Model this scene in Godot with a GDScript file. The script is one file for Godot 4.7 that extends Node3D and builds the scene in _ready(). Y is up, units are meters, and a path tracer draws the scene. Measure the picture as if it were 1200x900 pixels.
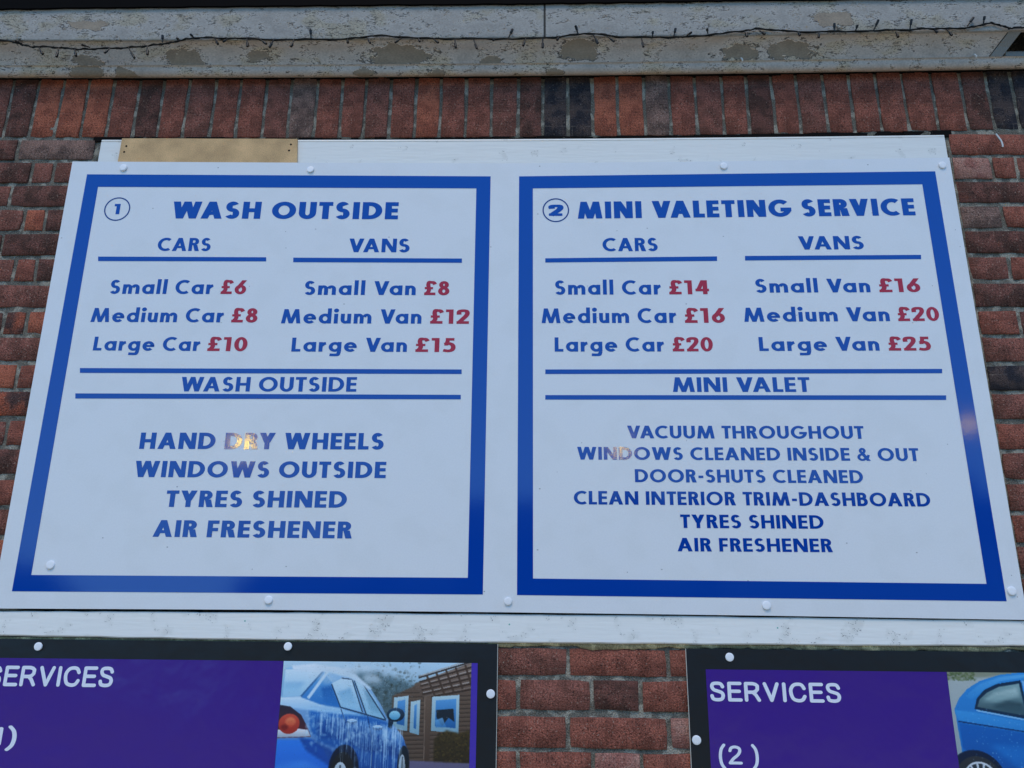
extends Node3D
# A car-wash price board fixed over a boarded window in a brick wall, two banners below it and old painted eaves above.
# Heights below are measured from the middle of the board, BASE metres above the ground; the wall stands in the plane z = 0.

const BASE := 2.2555
const CAM_RIGHT := Vector3(0.999665, 0.009620, -0.024037)
const CAM_UP := Vector3(-0.002212, 0.956748, 0.290908)
const CAM_BACK := Vector3(0.025796, -0.290758, 0.956449)
const CAM_AT := Vector3(0.0768, -0.6555, 2.0131)
const CAM_FOV := 49.934
# words on the price board: text, red, stroke weight, left end and right end of the baseline, height (metres on the board)
const WORDS := [
	["WASH OUTSIDE", false, 27, Vector2(-0.9184, 0.4298), Vector2(-0.2936, 0.4252), 0.0520],
	["1", false, 27, Vector2(-1.0824, 0.4434), Vector2(-1.0643, 0.4434), 0.0316],
	["CARS", false, 22, Vector2(-0.9454, 0.3319), Vector2(-0.7992, 0.3311), 0.0390],
	["VANS", false, 22, Vector2(-0.4220, 0.3270), Vector2(-0.2569, 0.3261), 0.0404],
	["Small Car", false, 22, Vector2(-1.0572, 0.2060), Vector2(-0.7783, 0.2051), 0.0404],
	["£6", true, 22, Vector2(-0.7569, 0.2053), Vector2(-0.6893, 0.2048), 0.0400],
	["Medium Car", false, 22, Vector2(-1.0953, 0.1255), Vector2(-0.7409, 0.1244), 0.0397],
	["£8", true, 22, Vector2(-0.7195, 0.1244), Vector2(-0.6506, 0.1239), 0.0401],
	["Large Car", false, 22, Vector2(-1.0763, 0.0457), Vector2(-0.7941, 0.0446), 0.0383],
	["£10", true, 22, Vector2(-0.7738, 0.0446), Vector2(-0.6695, 0.0441), 0.0387],
	["Small Van", false, 22, Vector2(-0.5325, 0.2027), Vector2(-0.2353, 0.2018), 0.0398],
	["£8", true, 22, Vector2(-0.2126, 0.2018), Vector2(-0.1459, 0.2013), 0.0400],
	["Medium Van", false, 22, Vector2(-0.5869, 0.1218), Vector2(-0.2167, 0.1209), 0.0401],
	["£12", true, 22, Vector2(-0.1936, 0.1210), Vector2(-0.0918, 0.1205), 0.0401],
	["Large Van", false, 22, Vector2(-0.5527, 0.0433), Vector2(-0.2512, 0.0427), 0.0385],
	["£15", true, 22, Vector2(-0.2290, 0.0427), Vector2(-0.1262, 0.0424), 0.0385],
	["WASH OUTSIDE", false, 22, Vector2(-0.8306, -0.0655), Vector2(-0.3758, -0.0650), 0.0390],
	["HAND DRY WHEELS", false, 24, Vector2(-0.9162, -0.2166), Vector2(-0.2972, -0.2156), 0.0422],
	["WINDOWS OUTSIDE", false, 24, Vector2(-0.9190, -0.2883), Vector2(-0.2882, -0.2878), 0.0410],
	["TYRES SHINED", false, 24, Vector2(-0.8301, -0.3623), Vector2(-0.3807, -0.3616), 0.0408],
	["AIR FRESHENER", false, 24, Vector2(-0.8517, -0.4353), Vector2(-0.3637, -0.4360), 0.0407],
	["2", false, 27, Vector2(0.1184, 0.4341), Vector2(0.1549, 0.4340), 0.0337],
	["MINI VALETING SERVICE", false, 27, Vector2(0.1966, 0.4254), Vector2(1.1028, 0.4326), 0.0511],
	["CARS", false, 22, Vector2(0.2615, 0.3283), Vector2(0.4090, 0.3285), 0.0388],
	["VANS", false, 22, Vector2(0.7831, 0.3320), Vector2(0.9550, 0.3326), 0.0391],
	["Small Car", false, 22, Vector2(0.1334, 0.2028), Vector2(0.4118, 0.2031), 0.0404],
	["£14", true, 22, Vector2(0.4335, 0.2033), Vector2(0.5379, 0.2038), 0.0398],
	["Medium Car", false, 22, Vector2(0.0982, 0.1225), Vector2(0.4483, 0.1233), 0.0411],
	["£16", true, 22, Vector2(0.4704, 0.1233), Vector2(0.5742, 0.1238), 0.0410],
	["Large Car", false, 22, Vector2(0.1319, 0.0441), Vector2(0.4132, 0.0447), 0.0388],
	["£20", true, 22, Vector2(0.4351, 0.0450), Vector2(0.5385, 0.0453), 0.0385],
	["Small Van", false, 22, Vector2(0.6592, 0.2080), Vector2(0.9572, 0.2090), 0.0388],
	["£16", true, 22, Vector2(0.9802, 0.2090), Vector2(1.0868, 0.2097), 0.0387],
	["Medium Van", false, 22, Vector2(0.6237, 0.1264), Vector2(0.9975, 0.1284), 0.0391],
	["£20", true, 22, Vector2(1.0187, 0.1284), Vector2(1.1247, 0.1292), 0.0385],
	["Large Van", false, 22, Vector2(0.6563, 0.0464), Vector2(0.9616, 0.0477), 0.0378],
	["£25", true, 22, Vector2(0.9848, 0.0477), Vector2(1.0906, 0.0481), 0.0377],
	["MINI VALET", false, 22, Vector2(0.4306, -0.0636), Vector2(0.7758, -0.0627), 0.0388],
	["VACUUM THROUGHOUT", false, 22, Vector2(0.3117, -0.1843), Vector2(0.8969, -0.1833), 0.0324],
	["WINDOWS CLEANED INSIDE & OUT", false, 22, Vector2(0.1862, -0.2388), Vector2(1.0240, -0.2387), 0.0321],
	["DOOR-SHUTS CLEANED", false, 22, Vector2(0.3271, -0.2946), Vector2(0.8820, -0.2943), 0.0323],
	["CLEAN INTERIOR TRIM-DASHBOARD", false, 22, Vector2(0.1764, -0.3499), Vector2(1.0366, -0.3502), 0.0329],
	["TYRES SHINED", false, 22, Vector2(0.4328, -0.4055), Vector2(0.7757, -0.4052), 0.0324],
	["AIR FRESHENER", false, 22, Vector2(0.4229, -0.4609), Vector2(0.7904, -0.4604), 0.0318],
]
# ruled lines on the board: four corners, from the top left clockwise
const RULES := [
	[Vector2(-1.1044, 0.3152), Vector2(-0.6443, 0.3123), Vector2(-0.6431, 0.3002), Vector2(-1.1023, 0.3018)],
	[Vector2(-0.5706, 0.3109), Vector2(-0.1151, 0.3075), Vector2(-0.1148, 0.2950), Vector2(-0.5695, 0.2975)],
	[Vector2(-1.1022, -0.0028), Vector2(-0.1073, -0.0049), Vector2(-0.1069, -0.0171), Vector2(-1.1001, -0.0160)],
	[Vector2(-1.1030, -0.0714), Vector2(-0.1076, -0.0727), Vector2(-0.1073, -0.0847), Vector2(-1.1007, -0.0852)],
	[Vector2(0.1081, 0.3078), Vector2(0.5648, 0.3125), Vector2(0.5640, 0.2993), Vector2(0.1081, 0.2954)],
	[Vector2(0.6387, 0.3136), Vector2(1.1012, 0.3159), Vector2(1.0996, 0.3035), Vector2(0.6377, 0.3004)],
	[Vector2(0.1075, -0.0045), Vector2(1.1118, -0.0011), Vector2(1.1102, -0.0126), Vector2(0.1075, -0.0167)],
	[Vector2(0.1073, -0.0728), Vector2(1.1120, -0.0708), Vector2(1.1103, -0.0828), Vector2(0.1073, -0.0847)],
]
# the two blue frames: four outer corners, four inner corners
const FRAMES := [
	[Vector2(-1.1756, 0.5684), Vector2(-0.0423, 0.5564), Vector2(-0.0416, -0.5652), Vector2(-1.1754, -0.5673), Vector2(-1.1381, 0.5286), Vector2(-0.0811, 0.5191), Vector2(-0.0783, -0.5268), Vector2(-1.1351, -0.5287)],
	[Vector2(0.0363, 0.5560), Vector2(1.1725, 0.5661), Vector2(1.1805, -0.5700), Vector2(0.0393, -0.5657), Vector2(0.0744, 0.5184), Vector2(1.1324, 0.5263), Vector2(1.1403, -0.5309), Vector2(0.0772, -0.5272)],
]
const BOARD_CAPS := [Vector2(-1.0745, 0.5877), Vector2(-0.5454, 0.5796), Vector2(0.5998, 0.5844), Vector2(1.1938, 0.5840), Vector2(-1.0916, -0.5045), Vector2(-0.5513, -0.5820), Vector2(0.0186, -0.5799), Vector2(0.6236, -0.5844), Vector2(1.1949, -0.5465)]
const BANNER_CAPS_A := [Vector2(-1.0897, -0.6929), Vector2(-0.4966, -0.6870), Vector2(-0.0195, -0.7860)]
const BANNER_CAPS_B := [Vector2(0.5309, -0.7003), Vector2(0.4455, -0.8781)]
const BOARD_OUTLINE := [Vector2(-1.2241, 0.6098), Vector2(-0.6050, 0.6030), Vector2(-0.0074, 0.5970), Vector2(0.6055, 0.6005), Vector2(1.2170, 0.6089), Vector2(1.2222, -0.6115), Vector2(0.6257, -0.6074), Vector2(0.0078, -0.6053), Vector2(-0.5798, -0.6048), Vector2(-1.2180, -0.6075)]
const SOLDIER_JOINTS := [-1.451, -1.376, -1.301, -1.226, -1.152, -1.075, -1.003, -0.929, -0.850, -0.777, -0.700, -0.627, -0.551, -0.478, -0.409, -0.336, -0.263, -0.191, -0.118, -0.045, 0.032, 0.102, 0.174, 0.244, 0.316, 0.392, 0.464, 0.538, 0.614, 0.685, 0.757, 0.828, 0.903, 0.977, 1.052, 1.127, 1.209, 1.291, 1.364, 1.434]
const BULBS := [[-1.378, 0.939, -1.395, 0.945], [-1.326, 0.924, -1.308, 0.898], [-1.269, 0.921, -1.264, 0.884], [-1.222, 0.917, -1.208, 0.886], [-1.179, 0.923, -1.200, 0.926], [-1.122, 0.919, -1.130, 0.897], [-1.069, 0.921, -1.045, 0.884], [-1.016, 0.927, -1.007, 0.890], [-0.974, 0.938, -0.976, 0.961], [-0.926, 0.946, -0.935, 0.952], [-0.883, 0.951, -0.895, 0.960], [-0.824, 0.948, -0.810, 0.922], [-0.790, 0.947, -0.797, 0.931], [-0.734, 0.947, -0.728, 0.918], [-0.695, 0.944, -0.675, 0.927], [-0.656, 0.946, -0.667, 0.915], [-0.600, 0.943, -0.604, 0.914], [-0.552, 0.948, -0.554, 0.974], [-0.448, 0.944, -0.444, 0.924], [-0.393, 0.949, -0.381, 0.924], [-0.296, 0.945, -0.314, 0.929], [-0.248, 0.945, -0.243, 0.931], [-0.205, 0.941, -0.190, 0.927], [-0.145, 0.938, -0.141, 0.904], [-0.092, 0.937, -0.082, 0.904], [-0.033, 0.937, -0.039, 0.934], [0.006, 0.945, 0.017, 0.971], [0.053, 0.939, 0.046, 0.911], [0.101, 0.941, 0.101, 0.907], [0.146, 0.944, 0.141, 0.930], [0.201, 0.952, 0.192, 0.975], [0.242, 0.951, 0.255, 0.920], [0.282, 0.945, 0.300, 0.922], [0.376, 0.938, 0.380, 0.905], [0.407, 0.944, 0.408, 0.958], [0.466, 0.943, 0.472, 0.969], [0.502, 0.946, 0.516, 0.954], [0.561, 0.951, 0.557, 0.962], [0.663, 0.958, 0.668, 0.936], [0.704, 0.960, 0.718, 0.944], [0.809, 0.957, 0.814, 0.940], [0.867, 0.953, 0.865, 0.934], [0.910, 0.955, 0.911, 0.979], [0.969, 0.958, 0.974, 0.972], [1.018, 0.957, 1.032, 0.986], [1.078, 0.951, 1.078, 0.926], [1.118, 0.959, 1.123, 0.988], [1.184, 0.958, 1.192, 0.947], [1.219, 0.958, 1.227, 0.933], [1.276, 0.969, 1.297, 0.997], [1.322, 0.979, 1.325, 0.997]]
const CABLE := [Vector2(-1.442, 0.949), Vector2(-1.391, 0.940), Vector2(-1.353, 0.929), Vector2(-1.290, 0.926), Vector2(-1.216, 0.918), Vector2(-1.155, 0.919), Vector2(-1.070, 0.922), Vector2(-0.998, 0.930), Vector2(-0.950, 0.938), Vector2(-0.891, 0.952), Vector2(-0.805, 0.951), Vector2(-0.635, 0.945), Vector2(-0.465, 0.945), Vector2(-0.369, 0.954), Vector2(-0.224, 0.945), Vector2(-0.080, 0.941), Vector2(0.111, 0.943), Vector2(0.230, 0.956), Vector2(0.325, 0.944), Vector2(0.490, 0.942), Vector2(0.609, 0.954), Vector2(0.704, 0.966), Vector2(0.798, 0.957), Vector2(0.962, 0.956), Vector2(1.103, 0.960), Vector2(1.196, 0.962), Vector2(1.278, 0.965), Vector2(1.343, 0.979), Vector2(1.383, 0.965), Vector2(1.429, 0.962)]
const PATCHES := [[0.917, 0.9916, 0.067, 0.0270, 0], [0.815, 1.0654, 0.053, 0.0108, 0], [1.081, 1.0623, 0.115, 0.0162, 0], [-1.208, 0.9943, 0.067, 0.0189, 0], [-1.207, 0.9097, 0.048, 0.0162, 1], [-0.926, 0.9128, 0.067, 0.0243, 1], [-0.715, 0.9195, 0.038, 0.0162, 1], [-0.312, 0.9185, 0.101, 0.0270, 1], [-0.050, 0.9073, 0.034, 0.0135, 1], [0.207, 0.9278, 0.072, 0.0243, 1], [0.662, 0.9176, 0.058, 0.0189, 1], [0.793, 0.9221, 0.077, 0.0216, 1], [-1.225, 0.8905, 0.058, 0.0135, 2], [-1.107, 0.8865, 0.034, 0.0108, 2], [-0.407, 0.8888, 0.034, 0.0081, 2], [-0.206, 0.8841, 0.031, 0.0108, 2], [0.135, 0.8867, 0.029, 0.0081, 2]]
const WALL_Z := -0.012

var taken := {}
var glyphs := {}
var M := {}
var rng := RandomNumberGenerator.new()


# ---------------------------------------------------------------- nodes

func numbered(called: String) -> String:
	var n: int = taken.get(called, 0)
	taken[called] = n + 1
	return called if n == 0 else "%s_%03d" % [called, n]

func thing(called: String, label: String, category: String, at := Vector3.ZERO, group := "") -> Node3D:
	var o := Node3D.new()
	o.name = numbered(called)
	add_child(o)
	o.position = at
	o.set_meta("label", label)
	o.set_meta("category", category)
	if group != "":
		o.set_meta("group", group)
	return o

func part(called: String, mesh: Mesh, mat: Material, parent: Node3D, at := Vector3.ZERO, label := "") -> MeshInstance3D:
	# the mesh is given in the thing's own axes, or in the world's when at is minus the thing's place
	var o := MeshInstance3D.new()
	o.name = called
	o.mesh = mesh
	o.material_override = mat
	o.position = at
	parent.add_child(o, true)
	if label != "":
		o.set_meta("label", label)
	return o

func structure(called: String, mesh: Mesh, mat: Material, at := Vector3.ZERO) -> MeshInstance3D:
	var o := part(called, mesh, mat, self, at)
	o.set_meta("kind", "structure")
	return o

func st_new() -> SurfaceTool:
	var st := SurfaceTool.new()
	st.begin(Mesh.PRIMITIVE_TRIANGLES)
	return st

func done(st: SurfaceTool) -> ArrayMesh:
	st.generate_normals()
	return st.commit()

func quad(st: SurfaceTool, a: Vector3, b: Vector3, c: Vector3, d: Vector3, smooth := -1) -> void:
	# a b c d run clockwise seen from the front
	for v in [a, b, c, a, c, d]:
		st.set_smooth_group(smooth)
		st.add_vertex(v)

func box(st: SurfaceTool, lo: Vector3, hi: Vector3, ch := 0.0) -> void:
	# a box with chamfered edges round its front (+z) face
	var p := [Vector3(lo.x, lo.y, 0), Vector3(hi.x, lo.y, 0), Vector3(hi.x, hi.y, 0), Vector3(lo.x, hi.y, 0)]
	var q := [Vector3(lo.x + ch, lo.y + ch, 0), Vector3(hi.x - ch, lo.y + ch, 0), Vector3(hi.x - ch, hi.y - ch, 0), Vector3(lo.x + ch, hi.y - ch, 0)]
	var zf := Vector3(0, 0, hi.z)
	var zc := Vector3(0, 0, hi.z - ch)
	var zb := Vector3(0, 0, lo.z)
	quad(st, q[3] + zf, q[2] + zf, q[1] + zf, q[0] + zf)
	quad(st, p[0] + zb, p[1] + zb, p[2] + zb, p[3] + zb)
	for i in 4:
		var j := (i + 1) % 4
		if ch > 0.0:
			quad(st, q[i] + zf, q[j] + zf, p[j] + zc, p[i] + zc)
		quad(st, p[i] + zc, p[j] + zc, p[j] + zb, p[i] + zb)

func box_mesh(lo: Vector3, hi: Vector3, ch := 0.0) -> ArrayMesh:
	var st := st_new()
	box(st, lo, hi, ch)
	return done(st)

func slab(outline: Array, z0: float, z1: float) -> ArrayMesh:
	# a sheet of the given outline between z0 (back) and z1 (front)
	var st := st_new()
	var pts := PackedVector2Array(outline)
	if Geometry2D.is_polygon_clockwise(pts):
		pts.reverse()
	var tri := Geometry2D.triangulate_polygon(pts)
	for i in range(0, tri.size(), 3):
		var t := [pts[tri[i]], pts[tri[i + 1]], pts[tri[i + 2]]]
		if (t[1] - t[0]).cross(t[2] - t[0]) > 0.0:
			t.reverse()
		for v in t:
			st.set_smooth_group(-1)
			st.add_vertex(Vector3(v.x, v.y, z1))
		t.reverse()
		for v in t:
			st.set_smooth_group(-1)
			st.add_vertex(Vector3(v.x, v.y, z0))
	for i in pts.size():
		var a := pts[i]
		var b := pts[(i + 1) % pts.size()]
		quad(st, Vector3(a.x, a.y, z1), Vector3(b.x, b.y, z1), Vector3(b.x, b.y, z0), Vector3(a.x, a.y, z0))
	return done(st)

func tube(st: SurfaceTool, pts: Array, r: float, sides := 6) -> void:
	var rings := []
	for i in pts.size():
		var d: Vector3 = (pts[mini(i + 1, pts.size() - 1)] - pts[maxi(i - 1, 0)]).normalized()
		var u := d.cross(Vector3(0.31, 0.2, 0.93)).normalized()
		var w := d.cross(u)
		var ring := []
		for k in sides:
			var a := TAU * k / sides
			ring.append(pts[i] + (u * cos(a) + w * sin(a)) * r)
		rings.append(ring)
	for i in rings.size() - 1:
		for k in sides:
			var j := (k + 1) % sides
			quad(st, rings[i][k], rings[i][j], rings[i + 1][j], rings[i + 1][k], 1)
	for e in [0, rings.size() - 1]:
		for k in range(1, sides - 1):
			var t := [rings[e][0], rings[e][k], rings[e][k + 1]]
			if e == 0:
				t.reverse()
			for v in t:
				st.set_smooth_group(-1)
				st.add_vertex(v)

func lathe(st: SurfaceTool, profile: Array, sides := 20, at := Vector3.ZERO) -> void:
	# profile of (radius, z) from the back to the front tip, turned about z
	for i in profile.size() - 1:
		for k in sides:
			var a := TAU * k / sides
			var b := TAU * (k + 1) / sides
			var p: Vector2 = profile[i]
			var q: Vector2 = profile[i + 1]
			var v := [at + Vector3(cos(a) * p.x, sin(a) * p.x, p.y), at + Vector3(cos(a) * q.x, sin(a) * q.x, q.y), at + Vector3(cos(b) * q.x, sin(b) * q.x, q.y), at + Vector3(cos(b) * p.x, sin(b) * p.x, p.y)]
			for n in ([0, 1, 2, 0, 2, 3] if q.x > 0.0 else [0, 1, 3]):
				st.set_smooth_group(1)
				st.add_vertex(v[n])


# ---------------------------------------------------------------- materials

func noise_bytes(w: int, h: int, freq: float, oct: int, sd: int, kind := FastNoiseLite.TYPE_SIMPLEX_SMOOTH) -> PackedByteArray:
	var n := FastNoiseLite.new()
	n.noise_type = kind
	n.seed = sd
	n.frequency = freq
	n.fractal_type = FastNoiseLite.FRACTAL_FBM if oct > 1 else FastNoiseLite.FRACTAL_NONE
	n.fractal_octaves = oct
	var im := n.get_seamless_image(w, h)
	im.convert(Image.FORMAT_L8)
	return im.get_data()

func tex(im: Image, mip := true) -> ImageTexture:
	if mip:
		im.generate_mipmaps()
	return ImageTexture.create_from_image(im)

func tex_rgb(w: int, h: int, data: PackedByteArray) -> ImageTexture:
	return tex(Image.create_from_data(w, h, false, Image.FORMAT_RGB8, data))

func height_tex(w: int, h: int, bytes: PackedByteArray) -> ImageTexture:
	return tex(Image.create_from_data(w, h, false, Image.FORMAT_L8, bytes))

func normal_tex(w: int, h: int, bytes: PackedByteArray, strength: float) -> ImageTexture:
	var im := Image.create_from_data(w, h, false, Image.FORMAT_L8, bytes)
	im.convert(Image.FORMAT_RGB8)
	im.bump_map_to_normal_map(strength)
	return tex(im)

func plain(c: Color, rough := 0.7, spec := 0.5, metal := 0.0) -> StandardMaterial3D:
	var m := StandardMaterial3D.new()
	m.albedo_color = c
	m.roughness = rough
	m.metallic_specular = spec
	m.metallic = metal
	return m

func triplanar(m: StandardMaterial3D, size: float) -> StandardMaterial3D:
	m.uv1_triplanar = true
	m.uv1_world_triplanar = true
	m.uv1_scale = Vector3.ONE / size
	return m

func make_materials() -> void:
	var S := 512
	var mottle := noise_bytes(S, S, 0.012, 4, 11)
	var grain := noise_bytes(S, S, 0.16, 3, 12)
	var fine := noise_bytes(S, S, 0.30, 2, 13, FastNoiseLite.TYPE_SIMPLEX)
	var spots := noise_bytes(S, S, 0.11, 2, 14)
	# brick tones: dark and light of the mottling, how many pale specks
	var tones := {
		"orange": ["8a4d3b", "a96149", 0.80], "red": ["764639", "935848", 0.77], "brown": ["6c453a", "895649", 0.76],
		"dark": ["50372f", "71493f", 0.77], "black": ["2d2b30", "50433f", 0.79], "grey": ["604c44", "876a5e", 0.75], "pink": ["8e5d52", "a67b6c", 0.77],
		"mixed": ["4a3632", "9a543e", 0.78]}
	var rough_h := PackedByteArray()
	rough_h.resize(S * S)
	for i in S * S:
		rough_h[i] = clampi(int(mottle[i] * 0.35 + grain[i] * 0.45 + fine[i] * 0.35 - 20), 0, 255)
	var bh := height_tex(S, S, rough_h)
	var k := 0
	for t in tones:
		var a := Color(tones[t][0])
		var b := Color(tones[t][1])
		var lim: float = tones[t][2]
		var out := PackedByteArray()
		out.resize(S * S * 3)
		var shift := k * 7919
		for i in S * S:
			var j := (i + shift) % (S * S)
			var m := smoothstep(0.30, 0.70, mottle[j] / 255.0)
			var g := 1.0 + 0.74 * (grain[j] / 255.0 - 0.5) + 0.50 * (fine[j] / 255.0 - 0.5)
			var r := lerpf(a.r, b.r, m) * g
			var gg := lerpf(a.g, b.g, m) * g
			var bb := lerpf(a.b, b.b, m) * g
			var s := spots[j] / 255.0
			if s > lim:
				var f := minf((s - lim) * 10.0, 0.85)
				r = lerpf(r, 0.66, f)
				gg = lerpf(gg, 0.60, f)
				bb = lerpf(bb, 0.53, f)
			elif s < 0.28:
				var f2 := 1.0 - minf((0.28 - s) * 5.0, 0.6)
				r *= f2
				gg *= f2
				bb *= f2
			out[i * 3] = clampi(int(r * 255.0), 0, 255)
			out[i * 3 + 1] = clampi(int(gg * 255.0), 0, 255)
			out[i * 3 + 2] = clampi(int(bb * 255.0), 0, 255)
		var mt := triplanar(plain(Color.WHITE, 0.9, 0.3), 0.41)
		mt.albedo_texture = tex_rgb(S, S, out)
		mt.heightmap_enabled = true
		mt.heightmap_texture = bh
		mt.heightmap_scale = 0.45
		mt.uv1_offset = Vector3(0.13, 0.29, 0.41) * k
		M["brick_" + t] = mt
		k += 1
	# mortar
	var mo := PackedByteArray()
	mo.resize(S * S * 3)
	for i in S * S:
		var v := 0.43 + 0.20 * smoothstep(0.50, 0.70, mottle[i] / 255.0) + 0.30 * (grain[i] / 255.0 - 0.5) + 0.2 * (fine[i] / 255.0 - 0.5)
		if spots[i] < 50:
			v *= 0.72
		mo[i * 3] = int(clampf(v * 1.0, 0, 1) * 255)
		mo[i * 3 + 1] = int(clampf(v * 0.965, 0, 1) * 255)
		mo[i * 3 + 2] = int(clampf(v * 0.87, 0, 1) * 255)
	var mm := triplanar(plain(Color.WHITE, 0.95, 0.2), 0.37)
	mm.albedo_texture = tex_rgb(S, S, mo)
	mm.heightmap_enabled = true
	mm.heightmap_texture = bh
	mm.heightmap_scale = 0.5
	M.mortar = mm
	var pale := triplanar(plain(Color("d8cfb4"), 0.95, 0.2), 0.37)
	pale.albedo_texture = mm.albedo_texture
	pale.albedo_color = Color(1.35, 1.28, 1.08)
	M.pale_mortar = pale
	M.soot_shadow = triplanar(plain(Color("1a1817"), 0.95, 0.1), 0.3)  # near-black for soot and for the shadow gap under the bead

	# the board's enamelled faces: smooth, with the slight orange peel of a printed film
	var dust := PackedByteArray()
	dust.resize(S * S * 3)
	var lone := RandomNumberGenerator.new()
	lone.seed = 3
	for i in S * S:
		var v := 0.985 - 0.010 * smoothstep(0.45, 0.8, mottle[i] / 255.0) - 0.02 * (fine[i] / 255.0)
		dust[i * 3] = int(v * 255)
		dust[i * 3 + 1] = int(v * 255)
		dust[i * 3 + 2] = int((v - 0.006 * mottle[i] / 255.0) * 255)
	for i in 16:
		var at := lone.randi_range(0, S * S - 3)
		for q in lone.randi_range(1, 2):
			var d := lone.randf_range(0.45, 0.8)
			for ch in 3:
				dust[(at + q) * 3 + ch] = int(dust[(at + q) * 3 + ch] * d)
	var peel := normal_tex(S, S, noise_bytes(S, S, 0.05, 3, 21), 1.2)
	for e in [["white", "e9eaea", 0.30], ["blue", "003f9e", 0.075], ["red", "b02030", 0.08], ["ring", "0c2c78", 0.06]]:
		var mt := triplanar(plain(Color(e[1]), e[2], 0.5 if e[0] in ["white", "red"] else 0.62), 0.16)
		mt.normal_enabled = true
		mt.normal_texture = peel
		mt.normal_scale = 0.05
		if e[0] == "white":
			mt.albedo_texture = tex_rgb(S, S, dust)
			mt.uv1_scale = Vector3.ONE / 0.9
		M["board_" + e[0]] = mt
	M.cap = plain(Color("f2f2f2"), 0.45, 0.5)

	# white gloss paint, brushed and scuffed
	var W := 1024
	var H := 256
	var brush := noise_bytes(W, H, 0.020, 4, 31)
	var streak := noise_bytes(W, H, 0.004, 5, 32)
	var scuff := noise_bytes(W, H, 0.016, 5, 33)
	for e in [["rail", 0.905, 0.04, 0.66], ["sill", 0.935, 0.05, 0.52]]:
		var out := PackedByteArray()
		out.resize(W * H * 3)
		for y in H:
			for x in W:
				var i := y * W + x
				var b := brush[((y * 5) % H) * W + x / 2] / 255.0
				var st := streak[((y * 9) % H) * W + x / 4] / 255.0
				var sc := scuff[i] / 255.0
				var v: float = e[1] + 0.014 * (b - 0.5) + 0.03 * (st - 0.5)
				var g: float = smoothstep(e[3], 0.85, sc) * e[2] + smoothstep(0.66, 0.9, st) * e[2] * 0.5
				v -= g
				var crack := absf(brush[((y * 3 + 40) % H) * W + (x + 300) % W] / 255.0 - 0.5)
				if crack < 0.006 and sc > (0.70 if e[0] == "rail" else 0.63):
					v *= 0.55
				out[i * 3] = int(clampf(v, 0, 1) * 255)
				out[i * 3 + 1] = int(clampf(v * 0.995, 0, 1) * 255)
				out[i * 3 + 2] = int(clampf(v * 0.965 - g * 0.1, 0, 1) * 255)
		var mt := triplanar(plain(Color.WHITE, 0.45, 0.45), 0.9)
		mt.uv1_scale = Vector3(1.0 / 1.1, 1.0 / 0.28, 1.0)
		mt.albedo_texture = tex_rgb(W, H, out)
		var hb := PackedByteArray()
		hb.resize(W * H)
		for y in H:
			for x in W:
				hb[y * W + x] = brush[((y * 5) % H) * W + x / 2]
		mt.heightmap_enabled = true
		mt.heightmap_texture = height_tex(W, H, hb)
		mt.heightmap_scale = 0.03
		M[e[0]] = mt
	M.timber_dark = plain(Color("2c2723"), 0.9, 0.2)

	# bare fibreboard
	var fb := PackedByteArray()
	fb.resize(S * S * 3)
	for i in S * S:
		var v := 0.92 + 0.20 * (mottle[i] / 255.0 - 0.5) + 0.16 * (fine[i] / 255.0 - 0.5)
		if spots[(i * 3) % (S * S)] > 215:
			v *= 0.85
		fb[i * 3] = int(clampf(v * 0.87, 0, 1) * 255)
		fb[i * 3 + 1] = int(clampf(v * 0.715, 0, 1) * 255)
		fb[i * 3 + 2] = int(clampf(v * 0.52, 0, 1) * 255)
	var fm := triplanar(plain(Color.WHITE, 0.85, 0.3), 0.62)
	fm.albedo_texture = tex_rgb(S, S, fb)
	M.fibreboard = fm

	# banners: limp vinyl, faintly rippled
	var ripple := normal_tex(S, S, noise_bytes(S, S, 0.012, 3, 41), 4.0)
	for e in [["black", "101114", 0.42], ["purple", "402084", 0.24], ["violet", "4a35a8", 0.26], ["letter", "e6e9f2", 0.35]]:
		var mt := triplanar(plain(Color(e[1]), e[2], 0.5), 0.55)
		mt.normal_enabled = true
		mt.normal_texture = ripple
		mt.normal_scale = 0.25
		M["banner_" + e[0]] = mt
	M.vinyl_edge = plain(Color("b9b3a6"), 0.6)

	M.green_paint = plain(Color("5fae9a"), 0.6)
	M.cable = plain(Color("171815"), 0.6, 0.3)
	M.bulb = plain(Color("1c1b17"), 0.4, 0.4)
	M.gutter = plain(Color("060607"), 0.7, 0.15)
	M.hook = plain(Color("d5d6d2"), 0.4)
	M.cornice = cornice_material()
	M.batten = triplanar(plain(Color("8f8f8b"), 0.7, 0.3), 0.37)
	M.batten.heightmap_enabled = true
	M.batten.heightmap_texture = bh
	M.batten.heightmap_scale = 0.4
	M.asphalt = triplanar(plain(Color("3c3d3f"), 0.95, 0.3), 0.41)
	M.asphalt.heightmap_enabled = true
	M.asphalt.heightmap_texture = bh
	M.asphalt.heightmap_scale = 1.0
	M.warm_bounce_ground = triplanar(plain(Color("c4ab84"), 0.95, 0.3), 0.37)  # pale sandy tone chosen to throw warm light up at the cornice
	M.paving = plain(Color("7b7a76"), 0.95, 0.3)
	M.house_wall = plain(Color("5c3a30"), 0.95, 0.2)
	M.house_render = plain(Color("8d8577"), 0.95, 0.2)
	M.roof = plain(Color("2f2827"), 0.9, 0.2)
	M.window_white = plain(Color("d8d8d4"), 0.5)
	M.pane = plain(Color("15181c"), 0.08, 0.5)
	M.steel = plain(Color("3a3d40"), 0.5, 0.5)
	M.lamp = plain(Color("ffcf80"), 0.4)
	M.lamp.emission_enabled = true
	M.lamp.emission = Color(1.0, 0.87, 0.22)
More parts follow.
